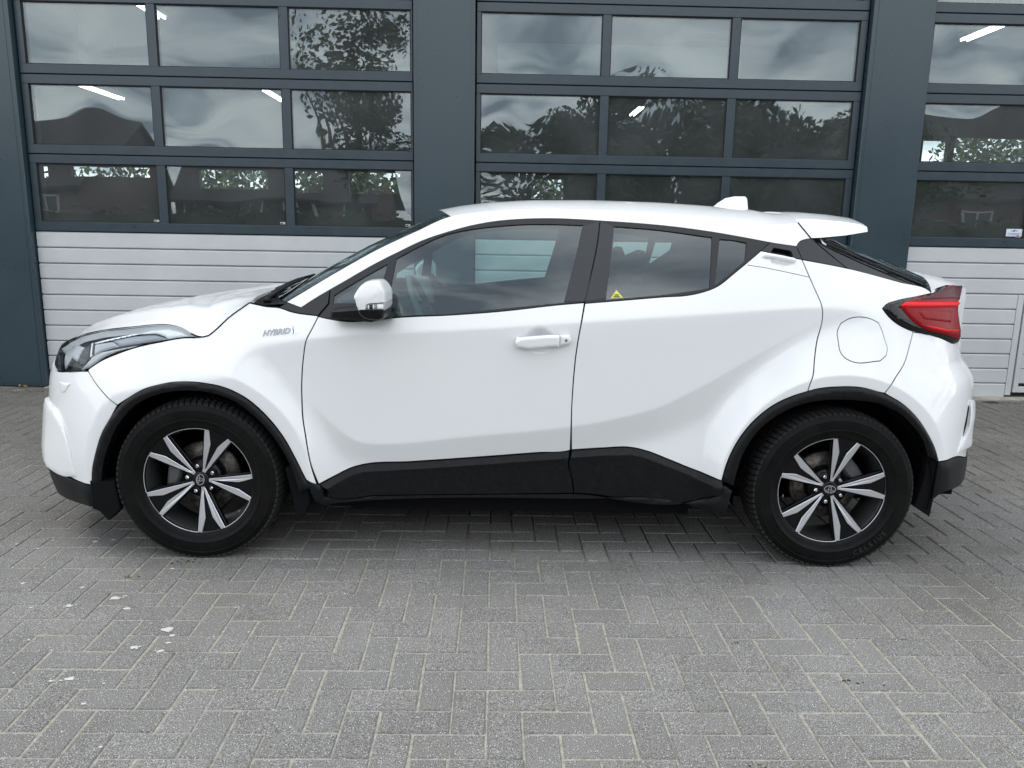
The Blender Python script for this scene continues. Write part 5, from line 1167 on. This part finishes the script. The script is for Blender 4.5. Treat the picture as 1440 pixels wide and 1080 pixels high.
def tyre_mesh():
    V = [(x, y, max(z, -HUBZ + .0005 - 0 * y)) if z > -HUBZ - .03 else (x, y, -HUBZ + .0005) for x, y, z in TY.V]
    V2 = []
    for x, y, z in V:
        if z < -HUBZ + .03:                       # bulge just above the contact patch
            k = 1 - (z + HUBZ) / .03; y = y * (1 + .035 * max(0, k))
        V2.append((x, y, z))
    me = mesh('tyre', V2, TY.F, [MT['rubber'], MT['tread']], TY.M, True); me.set_sharp_from_angle(angle=rad(38)); return me
ME_TYRE = tyre_mesh()
mb = MB(); mb.lathe([(.2345, -.0965), (.2352, -.0935), (.2310, -.0905), (.2255, -.087), (.2190, -.060), (.2100, -.03), (.206, .05), (.2255, .085), (.2345, .0955)], 96)
ME_BARREL = mb.mesh('barrel', MT['barrel'], True)
def rotp(pl, a): c, s_ = math.cos(a), math.sin(a); return [(x * c - z * s_, x * s_ + z * c) for x, z in pl]
def yface(r): return -.062 - .026 * min(1, max(0, (r - .05) / .17)) ** .8      # dished front face
def extr(poly, front_off, depth, mF, mS, mb, bev=.0016):
    q = np.array(poly); q = q if area(q) > 0 else q[::-1]; n = len(q); qi = inset(q, bev)
    f = [(x, yface(math.hypot(x, z)) + front_off, z) for x, z in qi]; r1 = [(x, yface(math.hypot(x, z)) + front_off + bev, z) for x, z in q]; r2 = [(x, yface(math.hypot(x, z)) + front_off + depth, z) for x, z in q]
    b = len(mb.V); mb.V += f + r1 + r2
    mb.F.append(tuple(b + i for i in range(n))); mb.M.append(mF)
    for k in (0, 1):
        for i in range(n): mb.F.append((b + k * n + (i + 1) % n, b + k * n + i, b + (k + 1) * n + i, b + (k + 1) * n + (i + 1) % n)); mb.M.append(mF if k == 0 else mS)
R = RR
blade = [(.165, -.002), (.172, .034), (.30, .071), (.45, .115), (.62, .164), (.78, .210), (.926, .252), (.942, .215), (.955, .180), (.83, .121), (.705, .064), (.55, .046), (.40, .029), (.26, .012), (.215, .0055)]
blade = [(x * R, z * R) for x, z in blade]
ubend = [(x * R, z * R) for x, z in [(.142, .018), (.150, .034), (.172, .034), (.215, .0055), (.2, -.0), (.215, -.0055), (.172, -.034), (.150, -.034), (.142, -.018)]]
webp = [(x * R, z * R) for x, z in [(.20, 0), (.40, .024), (.55, .040), (.70, .058), (.83, .115), (.95, .173), (.975, .10), (.985, 0), (.975, -.10), (.95, -.173), (.83, -.115), (.70, -.058), (.55, -.040), (.40, -.024)]]
def arc_poly(a0, a1, r0, r1, n=14):
    return [(r1 * math.cos(a0 + (a1 - a0) * i / n), r1 * math.sin(a0 + (a1 - a0) * i / n)) for i in range(n + 1)] + [(r0 * math.cos(a1 - (a1 - a0) * i / n), r0 * math.sin(a1 - (a1 - a0) * i / n)) for i in range(n + 1)]
def spoke_mesh():
    mb = MB()
    extr(blade, 0, .016, 0, 1, mb); extr([(x, -z) for x, z in blade], 0, .016, 0, 1, mb); extr(ubend, -.0002, .014, 0, 1, mb, .0008)
    extr(webp, .0045, .016, 1, 1, mb)
    # black flank of the spoke going back to the barrel
    for s_ in (1, -1):
        q = [(x * R, s_ * z * R) for x, z in [(.17, .034), (.45, .116), (.926, .254), (.90, .275), (.45, .150), (.20, .075)]]
        extr(q, .010, .020, 1, 1, mb)
    return mb.mesh('spoke', [MT['alloy'], MT['alloy_dark']])
ME_SPOKE = spoke_mesh()
mb = MB(); extr(arc_poly(rad(14.5), rad(57.5), .955 * R, 1.0 * R), -.0012, .006, 0, 1, mb, .0008); ME_EDGE = mb.mesh('rim_edge', [MT['alloy'], MT['alloy_dark']])
mb = MB(); mb.lathe([(.0, -.058), (.034, -.058), (.060, -.054), (.083, -.044), (.088, -.02), (.088, .0)], 60); ME_HUB = mb.mesh('hub', MT['alloy_dark'], True)
mb = MB(); mb.lathe([(.0, -.0665), (.027, -.0662), (.0315, -.0645), (.0325, -.058)], 40); ME_CAP = mb.mesh('hub_cap', MT['black_gloss'], True)
mb = MB()
def ell_ring(cx_, cz_, a, b, w, y0, y1, n=28):
    V = []
    for i in range(n):
        t_ = 2 * math.pi * i / n; c, s_ = math.cos(t_), math.sin(t_)
        V += [(cx_ + (a) * c, y0, cz_ + b * s_), (cx_ + (a - w) * c, y0, cz_ + (b - w) * s_), (cx_ + a * c, y1, cz_ + b * s_), (cx_ + (a - w) * c, y1, cz_ + (b - w) * s_)]
    Fc = []
    for i in range(n):
        j = (i + 1) % n; A, B_ = 4 * i, 4 * j
        Fc += [(A, A + 1, B_ + 1, B_), (A, B_, B_ + 2, A + 2), (A + 1, A + 3, B_ + 3, B_ + 1)]
    return V, Fc
for a in ((0, 0, .0250, .0178, .0034), (0, .0018, .0075, .0156, .0030), (0, .0078, .0178, .0070, .0029)): mb.add(*ell_ring(*a, -.0685, -.0655))
ME_EMBLEM = mb.mesh('emblem', MT['chrome'])
mb = MB(); mb.lathe([(.0, -.018), (.006, -.0175), (.0085, -.015), (.0095, -.012), (.0095, .0)], 6); mb.lathe([(.0, -.0205), (.004, -.020), (.005, -.018)], 10); ME_NUT = mb.mesh('lug_nut', MT['chrome'])
mb = MB(); mb.lathe([(.019, -.002), (.018, .002), (.0165, .012)], 20); ME_POCKET = mb.mesh('nut_pocket', MT['alloy_dark'], True)
mb = MB(); mb.lathe([(.070, .0), (.145, .0), (.1455, .002), (.1455, .020), (.145, .022), (.07, .022)], 64); mb.lathe([(.0, -.02), (.062, -.02), (.068, -.012), (.070, .0)], 48); ME_DISC = mb.mesh('brake_disc', MT['disc'], True)
mb = MB(); mb.prism([(.150, -.075), (.155, -.02), (.155, .02), (.150, .075), (.105, .060), (.095, .02), (.095, -.02), (.105, -.060)], -.035, .035, bev=.010); ME_CAL = mb.mesh('brake_caliper', MT['caliper'])
def text_mesh(body, size, extrude, shear=0.0, offset=0.0, name='lettering', space=1.0):
    cu = bpy.data.curves.new(name, 'FONT'); cu.body = body; cu.size = size; cu.extrude = extrude; cu.shear = shear; cu.offset = offset; cu.align_x = 'CENTER'; cu.align_y = 'CENTER'; cu.space_character = space
    cu.resolution_u = 3
    o = bpy.data.objects.new(name, cu); COL.objects.link(o)
    dg = bpy.context.evaluated_depsgraph_get(); me = bpy.data.meshes.new_from_object(o.evaluated_get(dg))
    bpy.data.objects.remove(o); bpy.data.curves.remove(cu); return me
def arc_text(body, r, a_mid, size, inward=False, mt='rubber_letter'):
    V, Fc = [], []; adv = size * .78 / r; n = len(body)
    for k, ch in enumerate(body):
        if ch == ' ': continue
        me = text_mesh(ch, size, .0006); th = a_mid + ((n - 1) / 2 - k) * adv * (-1 if inward else 1)
        b = len(V)
        for v in me.vertices:
            x, y, z = v.co; y = y * (-1 if inward else 1); x = x * (-1 if inward else 1)
            rr2 = r + y; a = th - x / r
            V.append((rr2 * math.cos(a), -.1088 - z, rr2 * math.sin(a)))
        Fc += [tuple(b + i for i in p_.vertices) for p_ in me.polygons]; bpy.data.meshes.remove(me)
    return mesh('tyre_lettering', V, Fc, MT[mt])
def wheel(x, s, axis_deg, emb_rot, rear=False):
    Wl = empty('wheel', (x, -s * .772, HUBZ), 0 if s == 1 else math.pi, CAR)
    link('tyre', ME_TYRE, Wl); link('barrel', ME_BARREL, Wl); link('hub', ME_HUB, Wl); link('hub_cap', ME_CAP, Wl)
    link('emblem', ME_EMBLEM, Wl, rot=(0, -rad(emb_rot), 0))
    for k in range(5):
        a = rad(axis_deg + 72 * k)
        link('spoke', ME_SPOKE, Wl, rot=(0, -a, 0)); link('rim_edge', ME_EDGE, Wl, rot=(0, -a, 0))
        b = a + rad(36); link('lug_nut', ME_NUT, Wl, (.0572 * math.cos(b), -.050, .0572 * math.sin(b)), (0, -b, 0)); link('nut_pocket', ME_POCKET, Wl, (.0572 * math.cos(b), -.0535, .0572 * math.sin(b)))
    link('brake_disc', ME_DISC, Wl, (0, .0, 0)); c = rad(40 if rear else 168); link('brake_caliper', ME_CAL, Wl, (0, .01, 0), (0, -c, 0))
    MB().tube([(0, -.098, .0), (.006, -.085, 0), (.008, -.075, 0)], .0035, 8).build('valve', MT['caliper'], Wl, True, loc=(.205 * math.cos(rad(188 if rear else -40)), .012, .205 * math.sin(rad(188 if rear else -40))))
    if s == 1:
        if rear: link('tyre_lettering', arc_text('CELSIUS', .289, rad(-52), .030, True), Wl)
    return Wl
wheel(-1.32, 1, 65, 80); wheel(1.32, 1, 78.5, 175, True); wheel(-1.32, -1, 20, 0); wheel(1.32, -1, 50, 0, True)
# badge ---------------------------------------------------------------------------------
(b0x, b0z), (b1x, b1z) = C_['badge']
cu_, cz_ = (b0x + b1x) / 2, (b0z + b1z) / 2
BG = empty('badge', (0, 0, 0), 0, CAR)
me = text_mesh('HYBRID', .032, .0012, shear=.35, offset=.0006, space=1.0)
xs_ = [v.co.x for v in me.vertices]; w_t = max(xs_) - min(xs_); x_m = min(xs_)
Lb = (b1x - b0x); ang = math.atan2(b1z - b0z, b1x - b0x)
V = []
for v in me.vertices:
    a = (v.co.x - x_m) / w_t * Lb * .80; zz_ = v.co.y * .95
    u_, z_ = b0x + a * math.cos(ang) - zz_ * math.sin(ang), b0z + a * math.sin(ang) + zz_ * math.cos(ang)
    V.append(tuple(P(u_, z_) + (.0016 + v.co.z) * N(u_, z_)))
link('lettering', mesh('lettering', V, [tuple(p_.vertices) for p_ in me.polygons], MT['badge']), BG)
def badge_bit(name, pts, m, off):
    lp = [(b0x + a * Lb * math.cos(ang) - h * math.sin(ang), b0z + a * Lb * math.sin(ang) + h * math.cos(ang)) for a, h in pts]
    put(name, panel_geo([lp], off=off, step=.004, gap=0, depth=.002, bstep=.003), [m, m], BG)
badge_bit('symbol', [(.82, -.013), (.83, .006), (.86, .016), (.90, .020), (.945, .020), (.985, .014), (1.0, .004), (.99, -.006), (.96, -.012)], MT['chrome'], .0018)
badge_bit('symbol_inlay', [(.855, -.012), (.865, .0), (.860, .004), (.875, .016), (.905, .0185), (.895, .006), (.905, .002), (.90, -.008), (.89, -.012)], MT['blue'], .0034)
# warning sticker inside the rear door window
st = C_['stick']; ST = put('sticker', panel_geo([st], off=-.0055, step=.01, gap=0, depth=.001, bstep=.004), [MT['yellow']] * 2, parts['rear_door', 1], 'small yellow triangular warning sticker')
cxs = sum(v[0] for v in st) / 3; czs = sum(v[1] for v in st) / 3
for dz_, hw in ((.004, .008), (-.003, .012)): put('print', panel_geo([[(cxs - hw, czs - .003 + dz_ - .002), (cxs + hw, czs - .003 + dz_ - .002), (cxs + hw, czs + dz_), (cxs - hw, czs + dz_)]], off=-.0048, step=.01, gap=0, depth=.0005), [MT['ink']] * 2, ST)
# cabin -----------------------------------------------------------------------------------
def seat(x, y, parent=CAR):
    Sx = empty('seat', (x, y, .30), 0, parent)
    MB().box(-.25, .26, -.24, .24, .02, .28, c=.06).build('cushion', MT['interior'], Sx)
    o = MB().box(-.07, .07, -.235, .235, 0, .62, c=.06).build('backrest', MT['interior'], Sx, loc=(.24, 0, .22), rot=(0, rad(22), 0))
    MB().box(-.045, .05, -.13, .13, .64, .83, c=.045).build('headrest', MT['interior'], Sx, loc=(.25, 0, .22), rot=(0, rad(20), 0))
    return Sx
seat(.02, -.36); seat(.02, .36)
Sx = empty('rear_bench', (.86, 0, .32), 0, CAR)
MB().box(-.25, .25, -.60, .60, .02, .26, c=.06).build('cushion', MT['interior'], Sx); MB().box(-.07, .07, -.58, .58, 0, .50, c=.05).build('backrest', MT['interior'], Sx, loc=(.24, 0, .2), rot=(0, rad(24), 0))
for y in (-.36, .36): MB().box(-.04, .04, -.12, .12, .50, .66, c=.04).build('headrest', MT['interior'], Sx, loc=(.25, y, .2), rot=(0, rad(24), 0))
dash = MB()
dash.prism([(-1.06, .62), (-1.08, .95), (-.98, 1.04), (-.72, 1.005), (-.60, .96), (-.56, .86), (-.66, .60)], -.70, .70)
DS = dash.build('dashboard', MT['interior'], CAR)
o = MB().box(-.012, .012, -.12, .12, -.07, .07, c=.008).box(-.0135, -.0, -.105, .105, -.058, .058).build('display', MT['screen'], DS, loc=(-.50, .07, 1.075), rot=(0, rad(-15), rad(35)))
MB().box(-.06, .06, -.15, .15, -.05, .06, c=.03).build('instrument_hood', MT['interior'], DS, loc=(-.64, -.37, 1.02))
SW = empty('steering_wheel', (-.42, -.37, .985), 0, CAR); SW.rotation_euler = (0, rad(-24), 0)
n = 40; pts = [(0, .185 * math.cos(2 * math.pi * i / n), .185 * math.sin(2 * math.pi * i / n)) for i in range(n + 1)]
MB().tube(pts, .015, 10, cap=False).build('wheel_rim', MT['interior_light'], SW, True); MB().box(-.03, .02, -.07, .07, -.06, .06, c=.02).build('wheel_hub', MT['interior'], SW)
for a in (0, math.pi, -math.pi / 2): MB().tube([(0, .05 * math.cos(a), .05 * math.sin(a)), (0, .18 * math.cos(a), .18 * math.sin(a))], .014, 8).build('wheel_spoke', MT['interior_light'], SW, True)
mb = MB(); mb.box(-.80, 1.0, -.70, .70, .30, .34); mb.box(1.0, 1.75, -.62, .62, .62, .80); mb.build('cabin_floor', MT['liner'], CAR)
g_ = loft_geo(LOFTS['roof'], 41, off=-.03); link('headliner', mesh('headliner', g_[0], [f[::-1] for f in g_[2]], MT['interior_light'], None, True), CAR)
MB().box(1.08, 1.62, -.60, .60, .95, .97).build('parcel_shelf', MT['interior'], CAR)
MB().box(-.02, .02, -.11, .11, -.03, .03, c=.015).build('rear_view_mirror', MT['interior'], CAR, loc=(-.36, 0, 1.40))

# ------------------------------------------------------------------ across the yard (mirrored in the glass): trees, houses, hedge
bark = mat('bark', (.07, .055, .04), .9)
def leafmat(name, a, b):
    m = mat(name, a, .6, spec=.3); noise_col(m, a, b, 1.4, 3, coord='Object'); return m
LV = [leafmat('leaf_green', (.035, .06, .018), (.08, .115, .035)), leafmat('leaf_dark', (.022, .042, .016), (.055, .085, .03))]
def crown_mesh(w, h, n, size, seed, clumps=26):
    r = np.random.default_rng(seed); V, Fc = [], []
    cs = []
    for _ in range(clumps):
        d = r.normal(size=3); d /= np.linalg.norm(d); q = d * r.uniform(.35, .95); cs.append((q * [w / 2, w / 2, h / 2], r.uniform(.16, .30) * w))
    for i in range(n):
        c, rr = cs[r.integers(len(cs))]; d = r.normal(size=3); d /= np.linalg.norm(d); q = c + d * rr * r.uniform(.5, 1.05) * [1, 1, .8]
        a = r.normal(size=3); a /= np.linalg.norm(a); b = np.cross(a, r.normal(size=3)); b /= np.linalg.norm(b); s_ = size * r.uniform(.6, 1.4)
        k = len(V); V += [q - a * s_, q + b * s_ * .5, q + a * s_, q - b * s_ * .5]; Fc.append((k, k + 1, k + 2, k + 3))
    return V, Fc
def tree(x, y, trunk_h, w, h, n, size, seed, m, label, group='trees around the yard'):
    T = empty('tree', (x, y, 0)); tag(T, label, 'tree', group); r = random.Random(seed)
    mb = MB(); z0 = trunk_h + h * .45
    mb.tube([(0, 0, -.02), (.05, .02, trunk_h * .6), (r.uniform(-.1, .1), 0, trunk_h), (r.uniform(-.2, .2), .1, z0)], [.22, .17, .14, .06], 9)
    for k in range(7):
        a = 2 * math.pi * k / 7; z = trunk_h * r.uniform(.8, 1.2); mb.tube([(0, 0, z), (.22 * w * math.cos(a), .22 * w * math.sin(a), z + .2 * h), (.36 * w * math.cos(a), .36 * w * math.sin(a), z + .42 * h)], [.08, .05, .02], 6)
    mb.build('trunk', bark, T, True)
    V, Fc = crown_mesh(w, h, n, size, seed); link('crown', mesh('crown', V, Fc, m), T, (0, 0, trunk_h + h * .48))
tree(-5.0, -17.5, 2.4, 4.2, 7.8, 4200, .11, 1, LV[0], 'tall leafy tree across the yard mirrored in the right hand panes of the left door')
tree(3.2, -19.0, .8, 6.4, 5.6, 12000, .17, 2, LV[1], 'dark broad tree across the yard mirrored in the first second-row pane of the middle door')
tree(9.8, -20.0, .8, 8.0, 5.5, 14000, .17, 3, LV[1], 'dark broad tree across the yard mirrored in the other second-row panes of the middle door')
tree(15.5, -22.0, 1.0, 5.5, 5.2, 4500, .14, 4, LV[0], 'round leafy tree across the yard mirrored in the right door')
tree(-5.0, 30.0, .5, 7.0, 4.0, 4500, .16, 5, LV[0], 'green tree behind the workshop seen through the third bottom pane of the left door')
tree(-13.5, 31.0, .5, 9.0, 3.6, 4500, .16, 12, LV[0], 'green tree behind the workshop seen through the bottom left pane of the left door')
tree(21.5, 31.0, 1.0, 6.0, 5.4, 3500, .16, 6, LV[0], 'green tree behind the workshop seen through the second-row pane of the right door')
tree(1.2, 31.0, .6, 5.0, 4.2, 2500, .16, 8, LV[0], 'green tree behind the workshop seen through the bottom panes of the middle door')
rb_ = mat('red_brown_brick_wall', (.16, .085, .06), .85); noise_col(rb_, (.12, .065, .048), (.20, .11, .08), 9, 3)
tile = mat('dark_roof_tile', (.06, .05, .048), .7); noise_col(tile, (.045, .04, .04), (.085, .07, .062), 6, 3)
tile2 = mat('red_roof_tile', (.22, .075, .045), .7); noise_col(tile2, (.17, .06, .04), (.26, .09, .055), 6, 3)
wfr = mat('white_window_frame', (.75, .75, .73), .5); wgl = mat('house_window_glass', (.03, .035, .04), .08)
def house(x, y, w, d, eav, ridge, rm, label, chim=True):
    Hh = empty('house', (x, y, 0)); tag(Hh, label, 'house', 'houses across the yard')
    mb = MB(); V = [(-w / 2, d / 2, 0), (w / 2, d / 2, 0), (w / 2, d / 2, eav), (-w / 2, d / 2, eav), (-w / 2, -d / 2, 0), (w / 2, -d / 2, 0), (w / 2, -d / 2, eav), (-w / 2, -d / 2, eav), (-w / 2, 0, ridge), (w / 2, 0, ridge)]
    mb.add(V, [(1, 0, 3, 2), (4, 5, 6, 7), (0, 4, 7, 8, 3), (5, 1, 2, 9, 6)]); mb.build('wall', rb_, Hh)
    mb = MB(); o = .3
    for s_ in (1, -1):
        mb.add([(-w / 2 - o, s_ * (d / 2 + o), eav - .15), (w / 2 + o, s_ * (d / 2 + o), eav - .15), (w / 2 + o, 0, ridge + .15), (-w / 2 - o, 0, ridge + .15), (-w / 2 - o, s_ * (d / 2 + o), eav), (w / 2 + o, s_ * (d / 2 + o), eav), (w / 2 + o, 0, ridge + .32), (-w / 2 - o, 0, ridge + .32)],
               [(4, 5, 6, 7), (0, 3, 2, 1), (0, 1, 5, 4), (0, 4, 7, 3), (1, 2, 6, 5)])
    Rf = mb.build('roof', rm, Hh)
    if chim: MB().box(w * .28 - .3, w * .28 + .3, -.3, .3, ridge - .3, ridge + .9).build('chimney', rb_, Rf)
    for k in range(4):
        xx = -w / 2 + w * (k + .5) / 4
        Wn = MB().box(xx - .6, xx + .6, d / 2, d / 2 + .05, 1.0, 2.3).build('window', wgl, Hh)
        mb = MB()
        for a, b, c, e_ in ((-.65, -.57, .95, 2.35), (.57, .65, .95, 2.35), (-.03, .03, .95, 2.35), (-.65, .65, .92, 1.0), (-.65, .65, 2.3, 2.38), (-.65, .65, 1.62, 1.68)): mb.box(xx + a, xx + b, d / 2 + .02, d / 2 + .09, c, e_)
        mb.build('window_frame', wfr, Wn)
house(-20.5, -24, 10, 8, 2.7, 5.3, tile, 'brick house with a dark gabled roof mirrored in the second row of the left door', False)
house(-10.0, -30, 9, 8, 2.4, 4.4, tile, 'low brick house with dark roof mirrored in the bottom panes of the left door')
house(22, -28, 12, 8, 3.0, 6.6, tile, 'brick house with a dark roof mirrored in the panes of the right door')
V, Fc = [], []; r = np.random.default_rng(9)
for i in range(9000):
    q = np.array((r.uniform(-26, 26), -15.5 + r.normal() * .28, abs(r.normal()) * .0 + r.uniform(.0, 1.75) + .12 * math.sin(i)))
    a = r.normal(size=3); a /= np.linalg.norm(a); b = np.cross(a, r.normal(size=3)); b /= np.linalg.norm(b); s_ = .11 * r.uniform(.6, 1.4); k = len(V)
    V += [q - a * s_, q + b * s_ * .6, q + a * s_, q - b * s_ * .6]; Fc.append((k, k + 1, k + 2, k + 3))
mb = MB().box(-26, 26, -15.7, -15.3, 0, 1.6); k = len(mb.V); 
Hg = link('hedge', mesh('hedge', list(V) + mb.V, Fc + [tuple(len(V) + i for i in f) for f in mb.F], LV[1])); tag(Hg, 'clipped green hedge along the far side of the yard behind the camera', 'hedge')
